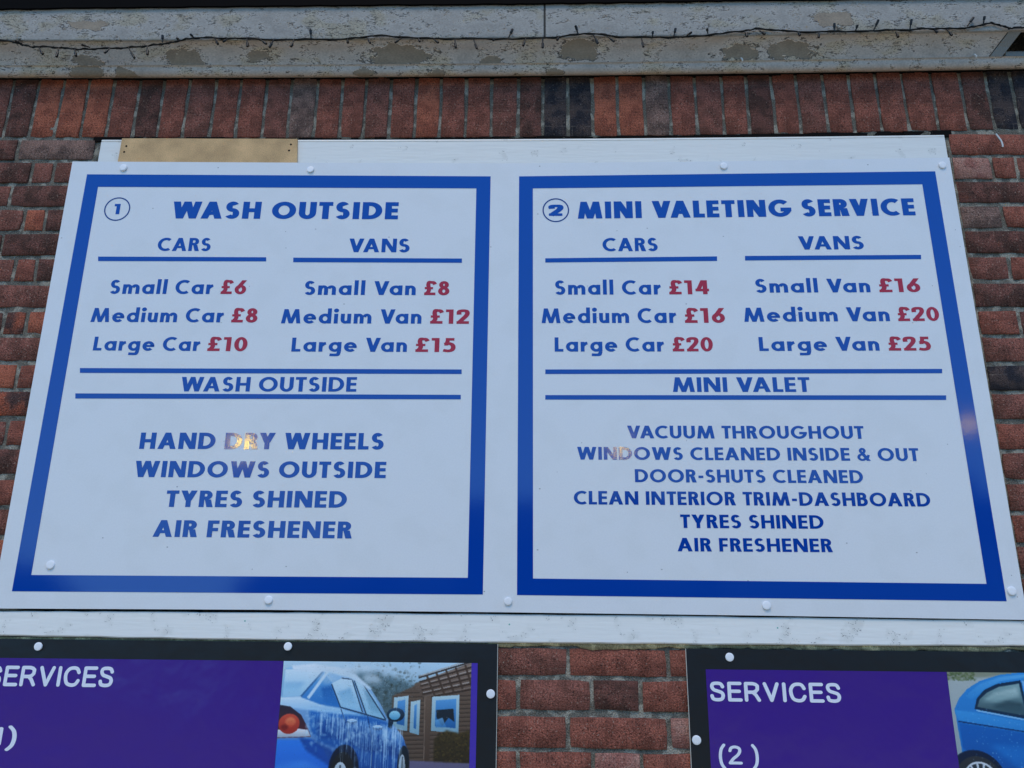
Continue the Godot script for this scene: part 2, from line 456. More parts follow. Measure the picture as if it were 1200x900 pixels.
	M.lamp.emission_energy_multiplier = 24.0


const CW := 2048
const CH := 256
const CORNICE_X0 := -1.75
const CORNICE_LEN := 3.5
# how the painted mouldings share the texture: rows from 0 at the fascia's top to 1 at the wall
const V_FASCIA := Vector2(0.0, 0.46)
const V_COVE := Vector2(0.50, 0.74)
const V_BEAD := Vector2(0.78, 1.0)

func cornice_material() -> StandardMaterial3D:
	# old grey-white paint: crazed, dirty, flaked to the undercoat in places
	var n1 := noise_bytes(CW, CH, 0.010, 5, 51)
	var n2 := noise_bytes(CW, CH, 0.030, 4, 52)
	var n3 := noise_bytes(CW, CH, 0.045, 3, 53)
	var n4 := noise_bytes(CW, CH, 0.2, 2, 54)
	var flake := PackedByteArray()
	flake.resize(CW * CH)
	for p in PATCHES:
		var range_v: Vector2 = [V_FASCIA, V_COVE, V_BEAD][p[4]]
		var f := 0.0   # where across the moulding, 0 at its top edge
		match p[4]:
			0: f = (1.066 - p[1]) / (1.066 - 0.951)
			1: f = (0.949 - p[1]) / (0.949 - 0.901)
			2: f = (0.899 - p[1]) / (0.899 - 0.870)
		var span: float = [0.115, 0.048, 0.029][p[4]]
		var cy := lerpf(range_v.x, range_v.y, clampf(f, 0.0, 1.0)) * CH
		var ry: float = p[3] / span * (range_v.y - range_v.x) * CH
		var cx: float = (p[0] - CORNICE_X0) / CORNICE_LEN * CW
		var rx: float = p[2] / CORNICE_LEN * CW
		for y in range(maxi(int(cy - ry * 1.6), int(range_v.x * CH)), mini(int(cy + ry * 1.6), int(range_v.y * CH) - 1)):
			for x in range(int(cx - rx * 1.5), int(cx + rx * 1.5)):
				var i := y * CW + posmod(x, CW)
				var d := Vector2((x - cx) / rx, (y - cy) / ry).length()
				d += (n2[i] / 255.0 - 0.5) * 0.95 + (n4[i] / 255.0 - 0.5) * 0.2
				if d < 0.92:
					flake[i] = maxi(flake[i], 2 if d < 0.84 else 1)
	var out := PackedByteArray()
	out.resize(CW * CH * 3)
	var hgt := PackedByteArray()
	hgt.resize(CW * CH)
	for y in CH:
		for x in CW:
			var i := y * CW + x
			var a := n1[i] / 255.0
			var b := n2[i] / 255.0
			# cracks run along the grain: noise squeezed across it
			var j := ((y * 4) % CH) * CW + x
			var c := absf(n3[j] / 255.0 - 0.5)
			var v := 0.645 + 0.12 * (a - 0.5) + 0.10 * (b - 0.5) + 0.10 * (n4[i] / 255.0 - 0.5)
			var r := v
			var low := 0.0 if y < CH * 0.49 else 1.0  # cove and bead coloured lighter and warmer, standing in for bounced light
			r *= 1.0 + 0.20 * low
			var g := v * (0.97 + 0.16 * low)
			var bl := v * (0.92 + 0.14 * low)
			var h := 170.0 + 20.0 * (n4[i] / 255.0 - 0.5)
			var dirt := smoothstep(0.52, 0.80, a)
			r *= 1.0 - 0.06 * dirt
			g *= 1.0 - 0.08 * dirt
			bl *= 1.0 - 0.14 * dirt
			var wide := 0.022 + 0.055 * smoothstep(0.56, 0.74, n2[(i + 700) % (CW * CH)] / 255.0)
			if c < wide and a + b > 1.0:
				var k := 0.22 + 0.65 * c / wide
				r *= k
				g *= k
				bl *= k
				h -= 60.0
			elif n4[j] < 52 and b > 0.55:
				r *= 0.6
				g *= 0.6
				bl *= 0.6
			if b > 0.70 and a < 0.52 and c > 0.06 and c < 0.10:
				flake[i] = 2
			if y < CH * 0.49 and absi(x - 1086) < 2:
				r *= 0.35
				g *= 0.35
				bl *= 0.35
				h = 40.0
			if flake[i] == 2:
				var w := 0.53 + 0.10 * (n4[i] / 255.0 - 0.5) + 0.08 * (b - 0.5)
				r = w * 1.10
				g = w * 1.0
				bl = w * 0.87
				h = 70.0
			elif flake[i] == 1:
				var lower := y + 2 < CH and flake[i + 2 * CW if y + 2 < CH else i] == 2
				r *= 1.22 if lower else 0.55
				g *= 1.22 if lower else 0.55
				bl *= 1.22 if lower else 0.55
				h = 215.0
			out[i * 3] = clampi(int(r * 255), 0, 255)
			out[i * 3 + 1] = clampi(int(g * 255), 0, 255)
			out[i * 3 + 2] = clampi(int(bl * 255), 0, 255)
			hgt[i] = clampi(int(h), 0, 255)
	var m := plain(Color.WHITE, 0.75, 0.3)
	m.albedo_texture = tex_rgb(CW, CH, out)
	m.normal_enabled = true
	m.normal_texture = normal_tex(CW, CH, hgt, 3.0)
	m.normal_scale = 0.8
	return m


# ---------------------------------------------------------------- lettering: geometric sans capitals drawn from strokes

var pieces: Array = []     # polygons of the glyph so far
var T := 18.0
var TH := 16.0

func add(polys: Array) -> void:
	# adds a stroke, cut back where earlier strokes already lie
	var before := pieces.duplicate()
	for p in polys:
		var rest: Array = [p]
		for e in before:
			var next: Array = []
			for q in rest:
				for r in Geometry2D.clip_polygons(q, e):
					if not Geometry2D.is_polygon_clockwise(r) and area(r) > 0.05:
						next.append(r)
			rest = next
		pieces.append_array(rest)

func area(p: PackedVector2Array) -> float:
	var s := 0.0
	for i in p.size():
		s += p[i].cross(p[(i + 1) % p.size()])
	return absf(s) / 2.0

func ccw(p: PackedVector2Array) -> PackedVector2Array:
	if Geometry2D.is_polygon_clockwise(p):
		p.reverse()
	return p

func bar(x0: float, y0: float, x1: float, y1: float) -> void:
	add([ccw(PackedVector2Array([Vector2(x0, y0), Vector2(x1, y0), Vector2(x1, y1), Vector2(x0, y1)]))])

func dia(x0: float, y0: float, x1: float, y1: float, h: float) -> void:
	add([ccw(PackedVector2Array([Vector2(x0, y0), Vector2(x0 + h, y0), Vector2(x1 + h, y1), Vector2(x1, y1)]))])

func arc(cx: float, cy: float, rx: float, ry: float, a0: float, a1: float, tx := -1.0, ty := -1.0) -> void:
	tx = T if tx < 0.0 else tx
	ty = TH if ty < 0.0 else ty
	var n := maxi(4, int(absf(a1 - a0) / 11.0))
	var polys := []
	for i in n:
		var a := deg_to_rad(lerpf(a0, a1, float(i) / n))
		var b := deg_to_rad(lerpf(a0, a1, float(i + 1) / n))
		var c := Vector2(cx, cy)
		polys.append(ccw(PackedVector2Array([c + Vector2(cos(a) * rx, sin(a) * ry), c + Vector2(cos(b) * rx, sin(b) * ry), c + Vector2(cos(b) * (rx - tx), sin(b) * (ry - ty)), c + Vector2(cos(a) * (rx - tx), sin(a) * (ry - ty))])))
	add(polys)

func curve(pts: Array, t: float, th: float) -> void:
	# a stroke along a smooth line; t is its width where it runs upright, th where it runs level
	var c := []
	for i in pts.size() - 1:
		var p0: Vector2 = pts[maxi(i - 1, 0)]
		var p3: Vector2 = pts[mini(i + 2, pts.size() - 1)]
		for k in 6:
			c.append(pts[i].cubic_interpolate(pts[i + 1], p0, p3, k / 6.0))
	c.append(pts[-1])
	var polys := []
	var side := []
	for i in c.size():
		var d: Vector2 = (c[mini(i + 1, c.size() - 1)] - c[maxi(i - 1, 0)]).normalized()
		var w := lerpf(th, t, absf(d.y)) / 2.0
		side.append(Vector2(-d.y, d.x) * w)
	for i in c.size() - 1:
		polys.append(ccw(PackedVector2Array([c[i] + side[i], c[i] - side[i], c[i + 1] - side[i + 1], c[i + 1] + side[i + 1]])))
	add(polys)

func bowl(x0: float, y0: float, y1: float, x1: float) -> void:
	var r := (y1 - y0) / 2.0
	var rx := minf(r, x1 - x0 - 1.0)
	bar(x0, y1 - TH, x1 - rx, y1)
	bar(x0, y0, x1 - rx, y0 + TH)
	arc(x1 - rx, (y0 + y1) / 2.0, rx, r, -90, 90)

func glyph(ch: String, weight: float) -> Array:
	# [width, polygons] on a cap height of 100
	var key := "%s%d" % [ch, weight]
	if glyphs.has(key):
		return glyphs[key]
	pieces = []
	T = weight
	TH = weight * 0.83
	var w := 60.0
	match ch:
		"A":
			w = 88.0
			var h := T * 1.12
			dia(0, 0, 44 - h / 2, 100, h)
			dia(88 - h, 0, 44 - h / 2, 100, h)
			bar(16 + h * 0.3, 22, 72 - h * 0.3, 22 + TH * 0.9)
		"B":
			w = 64.0
			bar(0, 0, T, 100)
			bowl(T, 46, 100, 58)
			bowl(T, 0, 46 + TH, 64)
		"C":
			w = 80.0
			arc(50, 50, 50, 51, 53, 307)
		"D":
			w = 82.0
			bar(0, 0, T, 100)
			bowl(T, 0, 100, 82)
		"E":
			w = 54.0
			bar(0, 0, T, 100)
			bar(T, 100 - TH, 54, 100)
			bar(T, 51 - TH * 0.5, 52, 51 + TH * 0.5)
			bar(T, 0, 54, TH)
		"F":
			w = 52.0
			bar(0, 0, T, 100)
			bar(T, 100 - TH, 52, 100)
			bar(T, 46 - TH * 0.5, 49, 46 + TH * 0.5)
		"G":
			w = 98.0
			arc(50, 50, 50, 51, 46, 356)
			bar(52, 53 - TH, 99, 53)
		"H":
			w = 76.0
			bar(0, 0, T, 100)
			bar(76 - T, 0, 76, 100)
			bar(T, 50 - TH / 2, 76 - T, 50 + TH / 2)
		"I":
			w = T
			bar(0, 0, T, 100)
		"L":
			w = 50.0
			bar(0, 0, T, 100)
			bar(T, 0, 50, TH)
		"M":
			w = 108.0
			var h := T * 1.02
			dia(0, 0, 13, 100, h)
			dia(108 - h, 0, 95 - h, 100, h)
			dia(54 - h / 2, 0, 13, 100, h)
			dia(54 - h / 2, 0, 95 - h, 100, h)
		"N":
			w = 82.0
			bar(0, 0, T, 100)
			bar(82 - T, 0, 82, 100)
			dia(82 - T * 1.2, 0, 0, 100, T * 1.2)
		"O":
			w = 100.0
			arc(50, 50, 50, 51, 0, 360)
		"R":
			w = 64.0
			bar(0, 0, T, 100)
			bowl(T, 44, 100, 60)
			dia(66 - T * 1.2, 0, 26, 46, T * 1.2)
		"S":
			w = 60.0
			TH = minf(TH, 21.0)
			var ru := (102.0 + TH) * 0.246
			var rl := (102.0 + TH) * 0.254
			arc(29, 101 - ru, 27.5, ru, 33, 270)
			arc(29, rl - 1, 30, rl, 90, -149)
		"T":
			w = 58.0
			bar(0, 100 - TH, 58, 100)
			bar(29 - T / 2, 0, 29 + T / 2, 100 - TH)
		"U":
			w = 72.0
			bar(0, 36, T, 100)
			bar(72 - T, 36, 72, 100)
			arc(36, 36, 36, 37, 180, 360)
		"V":
			w = 82.0
			var h := T * 1.14
			dia(41 - h / 2, 0, 0, 100, h)
			dia(41 - h / 2, 0, 82 - h, 100, h)
		"W":
			w = 120.0
			var h := T * 1.1
			dia(33 - h / 2, 0, 0, 100, h)
			dia(33 - h / 2, 0, 60 - h / 2, 100, h)
			dia(87 - h / 2, 0, 60 - h / 2, 100, h)
			dia(87 - h / 2, 0, 120 - h, 100, h)
		"Y":
			w = 76.0
			var h := T * 1.2
			bar(38 - T / 2, 0, 38 + T / 2, 44)
			dia(38 - h / 2, 40, 0, 100, h)
			dia(38 - h / 2, 40, 76 - h, 100, h)
		"&":
			w = 80.0
			T = minf(T, 18.0)
			TH = minf(TH, 15.0)
			arc(34, 78, 21, 23, 0, 360)
			arc(30, 28, 30, 29, 75, 330)
			dia(80 - T * 1.35, 0, 17, 66, T * 1.35)
			curve([Vector2(52, 10), Vector2(63, 24), Vector2(70, 46)], T * 0.9, TH)
		"-":
			w = 34.0
			bar(2, 34, 32, 34 + TH)
		"0":
			w = 64.0
			arc(32, 50, 32, 51, 0, 360)
		"1":
			w = 20.0 + T
			bar(16, 0, 16 + T, 100)
			bar(1, 100 - TH, 16, 100)
		"2":
			w = 60.0
			bar(0, 0, 60, TH)
			curve([Vector2(T / 2, 64), Vector2(12, 85), Vector2(29, 101 - TH / 2), Vector2(47, 88), Vector2(51, 71), Vector2(43, 52), Vector2(27, 30), Vector2(9, 4)], T * 1.05, TH)
		"4":
			w = 66.0
			bar(36, 0, 36 + T, 100)
			bar(0, 21, 66, 21 + TH)
			dia(0, 23, 36 + T * 0.4 - T * 0.8, 100, T)
		"5":
			w = 58.0
			bar(13, 100 - TH, 54, 100)
			dia(6, 47, 13, 100 - TH, T * 0.9)
			curve([Vector2(8, 55), Vector2(26, 61), Vector2(43, 54), Vector2(50, 34), Vector2(43, 14), Vector2(24, TH / 2 - 1), Vector2(3, 13)], T, TH)
		"6":
			w = 62.0
			arc(31, 33, 31, 34, 0, 360)
			dia(2, 40, 36, 100, T * 1.15)
		"8":
			w = 60.0
			arc(30, 74, 26, 27, 0, 360)
			arc(30, 29, 30, 30, 0, 360)
		"£":
			w = 62.0
			bar(0, 0, 60, TH)
			bar(2, 42, 46, 42 + TH * 0.85)
			curve([Vector2(56, 77), Vector2(48, 90), Vector2(36, 101 - TH / 2), Vector2(24, 92), Vector2(20, 74), Vector2(24, 48), Vector2(23, 28), Vector2(12, TH * 0.6)], T, TH)
		"a":
			w = 70.0
			bar(70 - T, 0, 70, 69)
			arc(35, 34, 35, 35, 0, 360)
		"d":
			w = 70.0
			bar(70 - T, 0, 70, 106)
			arc(35, 34, 35, 35, 0, 360)
		"e":
			w = 70.0
			arc(35, 34, 35, 35, 0, 316)
			bar(10, 27, 70, 27 + TH * 0.8)
		"g":
			w = 70.0
			bar(70 - T, 0, 70, 69)
			arc(35, 34, 35, 35, 0, 360)
			curve([Vector2(70 - T / 2, 0), Vector2(66 - T / 2, -16), Vector2(50, -31 + TH / 2), Vector2(28, -32 + TH / 2), Vector2(8, -22)], T, TH)
		"i":
			w = T
			bar(0, 0, T, 68)
			arc(T / 2, 91, T * 0.64, T * 0.64, 0, 360, T * 0.63, T * 0.63)
		"l":
			w = T
			bar(0, 0, T, 106)
		"m":
			w = 98.0
			bar(0, 0, T, 68)
			bar(55 - T, 0, 55, 40)
			arc(55 - 26, 40, 26, 29, 0, 165)
			bar(98 - T, 0, 98, 40)
			arc(98 - 26, 40, 26, 29, 0, 165)
		"n":
			w = 58.0
			bar(0, 0, T, 68)
			bar(58 - T, 0, 58, 40)
			arc(58 - 28, 40, 28, 29, 0, 165)
		"r":
			w = 40.0
			bar(0, 0, T, 68)
			curve([Vector2(T * 0.6, 42), Vector2(T + 5, 56), Vector2(39, 60)], T, TH)
		"u":
			w = 58.0
			bar(0, 28, T, 68)
			bar(58 - T, 0, 58, 68)
			arc(27, 28, 27, 29, 180, 325)
	glyphs[key] = [w, pieces]
	return glyphs[key]

func round_glyph(ch: String, weight: float) -> Array:
	# the same for the banners: a sans serif of even strokes with round ends
	var key := "round%s%d" % [ch, weight]
	if glyphs.has(key):
		return glyphs[key]
	pieces = []
	var r := weight / 2.0
	var lines := []
	var w := 66.0
	var hi := 100.0 - r
	match ch:
		"S":
			w = 68.0
			lines = [smooth_line([Vector2(60, 74), Vector2(52, 88), Vector2(34, hi), Vector2(15, 88), Vector2(10, 74), Vector2(18, 59), Vector2(36, 52), Vector2(55, 44), Vector2(61, 29), Vector2(54, 13), Vector2(35, r), Vector2(14, 13), Vector2(r, 28)])]
		"E":
			w = 64.0
			lines = [[Vector2(60, hi), Vector2(r, hi), Vector2(r, r), Vector2(61, r)], [Vector2(r, 52), Vector2(55, 52)]]
		"R":
			w = 74.0
			lines = [[Vector2(r, r), Vector2(r, hi)], [Vector2(r, hi), Vector2(42, hi), Vector2(55, hi - 4), Vector2(63, 80), Vector2(62, 62), Vector2(52, 51), Vector2(40, 48), Vector2(r, 48)], [Vector2(40, 48), Vector2(54, 34), Vector2(68, r)]]
		"V":
			w = 76.0
			lines = [[Vector2(r, hi), Vector2(38, r), Vector2(76 - r, hi)]]
		"I":
			w = weight
			lines = [[Vector2(r, r), Vector2(r, hi)]]
		"C":
			w = 78.0
			lines = [smooth_line([Vector2(70, 70), Vector2(60, 87), Vector2(42, hi), Vector2(22, 86), Vector2(r, 66), Vector2(r, 40), Vector2(18, 17), Vector2(40, r), Vector2(60, 13), Vector2(71, 30)])]
		"1":
			w = 40.0
			lines = [[Vector2(28, r), Vector2(28, hi), Vector2(18, 84), Vector2(6, 76)]]
		"2":
			w = 66.0
			lines = [smooth_line([Vector2(9, 72), Vector2(16, 87), Vector2(33, hi), Vector2(52, 86), Vector2(56, 70), Vector2(46, 50), Vector2(24, 30), Vector2(r, r)]), [Vector2(r, r), Vector2(60, r)]]
		"(":
			w = 30.0
			lines = [smooth_line([Vector2(26, 102), Vector2(12, 78), Vector2(7, 40), Vector2(12, 2), Vector2(26, -22)])]
		")":
			w = 30.0
			lines = [smooth_line([Vector2(4, 102), Vector2(18, 78), Vector2(23, 40), Vector2(18, 2), Vector2(4, -22)])]
	for l in lines:
		for p in Geometry2D.offset_polyline(PackedVector2Array(l), r, Geometry2D.JOIN_ROUND, Geometry2D.END_ROUND):
			if not Geometry2D.is_polygon_clockwise(p):
				add([p])
	glyphs[key] = [w, pieces]
	return glyphs[key]

func smooth_line(pts: Array) -> Array:
	var c := []
	for i in pts.size() - 1:
		var p0: Vector2 = pts[maxi(i - 1, 0)]
		var p3: Vector2 = pts[mini(i + 2, pts.size() - 1)]
		for k in 5:
			c.append(pts[i].cubic_interpolate(pts[i + 1], p0, p3, k / 5.0))
	c.append(pts[-1])
	return c

const KERN := {"VA": 15.0, "AV": 15.0, "WA": 11.0, "Va": 12.0, "TY": 3.0, "LV": 12.0, "AC": 6.0, "RV": 5.0, "RY": 6.0, "AL": 0.0, "LE": 3.0, "TE": 4.0, "DA": 4.0, "OA": 5.0, "EA": 3.0, "TR": 4.0, "TH": 4.0, "UT": 2.0}

func words(text: String, weight: float, from: Vector2, to: Vector2, height: float, z: float, rounded := false) -> Array:
	# one line of print, set between two ends of its baseline: [word, mesh] for every word
	var x := 0.0
	var last := ""
	var placed := []
	var gap := 15.0 if text != text.to_upper() else 12.0
	if rounded:
		gap = 15.0
	for ch in text:
		if ch == " ":
			x += 34.0
			last = ""
			placed.append(null)
			continue
		var g: Array = round_glyph(ch, weight) if rounded else glyph(ch, weight)
		if not rounded:
			x -= KERN.get(last + ch, 0.0)
			last = ch
		placed.append([x, g[1]])
		x += g[0] + gap
	x -= gap
	var ux := (to - from) / x
	var uy := Vector2(-ux.y, ux.x).normalized() * height / 100.0
	var found := []
	var split := text.split(" ")
	var st := st_new()
	placed.append(null)
	for p in placed:
		if p == null:
			found.append([split[found.size()], st.commit()])
			st = st_new()
			continue
		for poly in p[1]:
			var tri := Geometry2D.triangulate_polygon(poly)
			for i in range(0, tri.size(), 3):
				var t := [poly[tri[i]], poly[tri[i + 1]], poly[tri[i + 2]]]
				if (t[1] - t[0]).cross(t[2] - t[0]) > 0.0:
					t.reverse()
				for v in t:
					var q: Vector2 = from + ux * (v.x + p[0]) + uy * v.y
					st.set_normal(Vector3(0, 0, 1))
					st.add_vertex(Vector3(q.x, q.y, z + (ripple(q.x, q.y) if rounded else 0.0)))
	return found


# ---------------------------------------------------------------- the wall

func bow(x: float) -> float:
	# the old lintel course and the eaves sag a little in the middle
	return 0.0095 * (x / 1.2) * (x / 1.2) + 0.003 * x / 1.2

func brick_mesh(w: float, h: float, d: float) -> ArrayMesh:
	var st := st_new()
	brick_into(st, w, h, d, Vector3.ZERO)
	return done(st)

func brick_into(st: SurfaceTool, w: float, h: float, d: float, at: Vector3) -> void:
	# a wire-cut brick: worn front with uneven arrises, rounded into the joint
	var nx := clampi(int(w / 0.04), 2, 5)
	var ny := clampi(int(h / 0.03), 2, 5)
	var ch := 0.0024
	var front := []
	var rim := {}
	for j in ny + 1:
		var row := []
		for i in nx + 1:
			var v := Vector3(lerpf(-w / 2, w / 2, float(i) / nx), lerpf(-h / 2, h / 2, float(j) / ny), rng.randf_range(-0.0005, 0.0005))
			var inward := Vector3.ZERO
			if i == 0 or i == nx:
				v.x += rng.randf_range(-0.0014, 0.0010) * signf(v.x)
				inward.x = -signf(v.x) * ch
			elif i > 0 and i < nx:
				v.x += rng.randf_range(-0.006, 0.006)
			if j == 0 or j == ny:
				v.y += rng.randf_range(-0.0014, 0.0010) * signf(v.y)
				inward.y = -signf(v.y) * ch
			if inward.x != 0.0 and inward.y != 0.0 and rng.randf() < 0.5:
				v += inward * rng.randf_range(0.0, 1.2)
			v += at
			var f := v + inward
			rim[f] = v - Vector3(0, 0, ch * rng.randf_range(0.7, 1.5))
			row.append(f)
		front.append(row)
	for j in ny:
		for i in nx:
			quad(st, front[j + 1][i], front[j + 1][i + 1], front[j][i + 1], front[j][i], 1)
	var ring := []
	for i in nx:
		ring.append(front[0][i])
	for j in ny:
		ring.append(front[j][nx])
	for i in nx:
		ring.append(front[ny][nx - i])
	for j in ny:
		ring.append(front[ny - j][0])
	for i in ring.size():
		var a: Vector3 = ring[i]
		var b: Vector3 = ring[(i + 1) % ring.size()]
		var oa: Vector3 = rim[a]
		var ob: Vector3 = rim[b]
		quad(st, a, b, ob, oa, 1)
		quad(st, oa, ob, ob - Vector3(0, 0, d), oa - Vector3(0, 0, d))

func lay(wall: Node3D, x0: float, x1: float, y0: float, y1: float, tone: String) -> void:
	var w := x1 - x0
	var h := y1 - y0
	var o := part("brick", brick_mesh(w, h, 0.03), M["brick_" + tone], wall, Vector3((x0 + x1) / 2, (y0 + y1) / 2 + BASE, WALL_Z + rng.randf_range(-0.0015, 0.0015)))
	o.rotation.z = rng.randf_range(-0.006, 0.006) * (1.0 if w > 0.1 else 0.6)

func course(wall: Node3D, joints: Array, y0: float, y1: float, tones: String) -> void:
	var names := {"o": "orange", "r": "red", "b": "brown", "d": "dark", "k": "black", "g": "grey", "p": "pink", "m": "mixed"}
	for i in joints.size() - 1:
		if y1 < -0.70 and (joints[i + 1] < -0.06 or joints[i] > 0.47):
			continue   # behind the banners
		lay(wall, joints[i] + 0.0045, joints[i + 1] - 0.0045, y0, y1, names[tones[i % tones.length()]])

func build_wall() -> void:
	var wall := thing("brick_wall", "weathered red and brown brick wall with grey mortar and a row of upright bricks over the window", "wall")
	# mortar, an uneven sheet just behind the bricks' faces
	var nz := FastNoiseLite.new()
	nz.seed = 5
	nz.frequency = 16.0
	nz.fractal_octaves = 3
	var n2 := FastNoiseLite.new()
	n2.seed = 8
	n2.frequency = 60.0
	var st := st_new()
	var cell := 0.0125
	var cols := int(3.9 / cell)
	var rows := int(2.15 / cell)
	for j in rows + 1:
		for i in cols + 1:
			var x := -1.95 + i * cell
			var y := -1.2 + j * cell
			var z := WALL_Z - 0.0046 + 0.0040 * nz.get_noise_2d(x, y) + 0.0022 * n2.get_noise_2d(x, y)
			if x > -1.152 and x < 1.213 and y > -0.66 and y < 0.676:
				z = -0.09
			st.set_smooth_group(1)
			st.add_vertex(Vector3(x, y + BASE, z))
	for j in rows:
		for i in cols:
			var a := j * (cols + 1) + i
			for k in [a, a + cols + 1, a + cols + 2, a, a + cols + 2, a + 1]:
				st.add_index(k)
	part("mortar", done(st), M.mortar, wall)
	part("wall_core", box_mesh(Vector3(-4.6, 0, -0.34), Vector3(4.6, BASE + 1.6, -0.10)), M.mortar, wall)

	# the upright course over the window
	var tones := "dooordrbrrbgrrbrorrbdkkoogrbrdrbrrrrrdkkr"
	var js: Array = SOLDIER_JOINTS.duplicate()
	while js[0] > -1.9:
		js.push_front(js[0] - 0.0745)
		tones = "rbdo"[js.size() % 4] + tones
	while js[-1] < 1.88:
		js.append(js[-1] + 0.0745)
		tones += "rbbd"[js.size() % 4]
	var names := {"o": "orange", "r": "red", "b": "brown", "d": "dark", "k": "black", "g": "grey"}
	for i in js.size() - 1:
		var yb := 0.6905 + bow((js[i] + js[i + 1]) / 2)
		lay(wall, js[i] + 0.0045, js[i + 1] - 0.0045, yb + 0.001, yb + 0.215, names[tones[i % tones.length()]])

	# courses left of the window: a row of long bricks, a row of headers
	var tops := [0.690, 0.616, 0.541, 0.466, 0.391, 0.315, 0.238, 0.161, 0.087, 0.011, -0.064, -0.141, -0.216, -0.294, -0.369, -0.444, -0.519, -0.594, -0.669, -0.744, -0.819, -0.894, -0.969, -1.044, -1.119]
	var left := [[[-1.85, -1.624, -1.399, -1.1735], "bdgb"], [[-1.83, -1.58, -1.346, -1.283, -1.172], "bdbb"], [[-1.843, -1.618, -1.393, -1.172], "dbd"], [[-1.79, -1.565, -1.34, -1.28, -1.172], "rbod"], [[-1.84, -1.612, -1.387, -1.172], "bdd"],
		[[-1.80, -1.57, -1.34, -1.279, -1.172], "dbrd"], [[-1.84, -1.62, -1.40, -1.172], "bdb"], [[-1.80, -1.57, -1.452, -1.34, -1.277, -1.172], "drdmo"], [[-1.84, -1.62, -1.40, -1.172], "ddb"],
		[[-1.80, -1.60, -1.385, -1.275, -1.172], "bmor"], [[-1.84, -1.62, -1.388, -1.172], "drm"], [[-1.80, -1.60, -1.385, -1.274, -1.172], "bdbr"], [[-1.84, -1.62, -1.388, -1.172], "bdd"], [[-1.80, -1.60, -1.385, -1.274, -1.172], "dbdr"], [[-1.84, -1.62, -1.388, -1.172], "bdb"], [[-1.80, -1.60, -1.385, -1.274, -1.172], "brbo"], [[-1.84, -1.62, -1.388, -1.172], "drr"]]
	var right := [[[1.228, 1.455, 1.68, 1.9], "rrb"], [[1.228, 1.338, 1.403, 1.515, 1.74], "prbd"], [[1.228, 1.45, 1.675, 1.9], "dbr"], [[1.228, 1.341, 1.50, 1.72, 1.9], "grbd"], [[1.228, 1.45, 1.675, 1.9], "dbb"],
		[[1.228, 1.336, 1.50, 1.72, 1.9], "brdr"], [[1.228, 1.46, 1.675, 1.9], "dbr"], [[1.228, 1.334, 1.50, 1.72, 1.9], "rdbb"], [[1.228, 1.45, 1.675, 1.9], "bbd"], [[1.228, 1.45, 1.675, 1.9], "kdb"],
		[[1.228, 1.45, 1.675, 1.9], "bbd"], [[1.228, 1.45, 1.675, 1.9], "rdb"], [[1.228, 1.45, 1.675, 1.9], "brd"], [[1.228, 1.45, 1.675, 1.9], "bdb"], [[1.228, 1.45, 1.675, 1.9], "rbb"], [[1.228, 1.45, 1.675, 1.9], "bdr"], [[1.228, 1.45, 1.675, 1.9], "dbr"]]
	for i in left.size():
		var hh := 0.064
		course(wall, left[i][0], tops[i] - hh, tops[i], left[i][1])
		course(wall, right[i][0], tops[i] - hh + 0.001, tops[i] + 0.001, right[i][1])
	# the courses under the sill, between and behind the banners
	var below := [[[-1.85, -1.63, -1.40, -1.17, -0.94, -0.71, -0.48, -0.25, -0.07, 0.159, 0.391, 0.50, 0.73, 0.96, 1.19, 1.42, 1.65, 1.88], "brdrbdbbbrrdbrdbr"],
		[[-1.85, -1.62, -1.51, -1.28, -1.17, -0.94, -0.83, -0.60, -0.49, -0.26, -0.15, 0.044, 0.213, 0.325, 0.55, 0.66, 0.89, 1.0, 1.23, 1.34, 1.57, 1.68, 1.9], "brdbrbdrbdrbdrbrbdbrbd"],
		[[-1.85, -1.63, -1.40, -1.17, -0.94, -0.71, -0.48, -0.25, -0.05, 0.157, 0.386, 0.50, 0.73, 0.96, 1.19, 1.42, 1.65, 1.88], "dbrbrbdbrrpbdbdrb"],
		[[-1.85, -1.62, -1.51, -1.28, -1.17, -0.94, -0.83, -0.60, -0.49, -0.26, -0.15, 0.044, 0.213, 0.322, 0.55, 0.66, 0.89, 1.0, 1.23, 1.34, 1.57, 1.68, 1.9], "brdbrbdrbdrrprbrbdbrbd"],
		[[-1.85, -1.63, -1.40, -1.17, -0.94, -0.71, -0.48, -0.25, -0.05, 0.157, 0.386, 0.50, 0.73, 0.96, 1.19, 1.42, 1.65, 1.88], "brdrbdbbbrrdbrdbr"],
		[[-1.85, -1.62, -1.51, -1.28, -1.17, -0.94, -0.83, -0.60, -0.49, -0.26, -0.15, 0.044, 0.213, 0.322, 0.55, 0.66, 0.89, 1.0, 1.23, 1.34, 1.57, 1.68, 1.9], "brdbrbdrbdrbrrbrbdbrbd"]]
	var btops := [-0.685, -0.755, -0.834, -0.909, -0.984, -1.059]
	var bbots := [-0.745, -0.820, -0.900, -0.974, -1.049, -1.124]
	for i in below.size():
		course(wall, below[i][0], bbots[i], btops[i], below[i][1])

	# a dribble of white paint on the right-hand bricks
	st = st_new()
	tube(st, [Vector3(1.3615, 0.690 + BASE, WALL_Z + 0.001), Vector3(1.366, 0.680 + BASE, WALL_Z + 0.0015), Vector3(1.372, 0.668 + BASE, WALL_Z + 0.0015), Vector3(1.374, 0.655 + BASE, WALL_Z + 0.0015), Vector3(1.3735, 0.648 + BASE, WALL_Z + 0.0010)], 0.0024, 6)
	part("paint_dribble", done(st), M.hook, wall)
	# the same brickwork carried on to both sides and down to the ground, where the photograph no longer tells it apart
	var far_bricks := ArrayMesh.new()
	var flank_tones := ["red", "brown", "dark", "orange"]
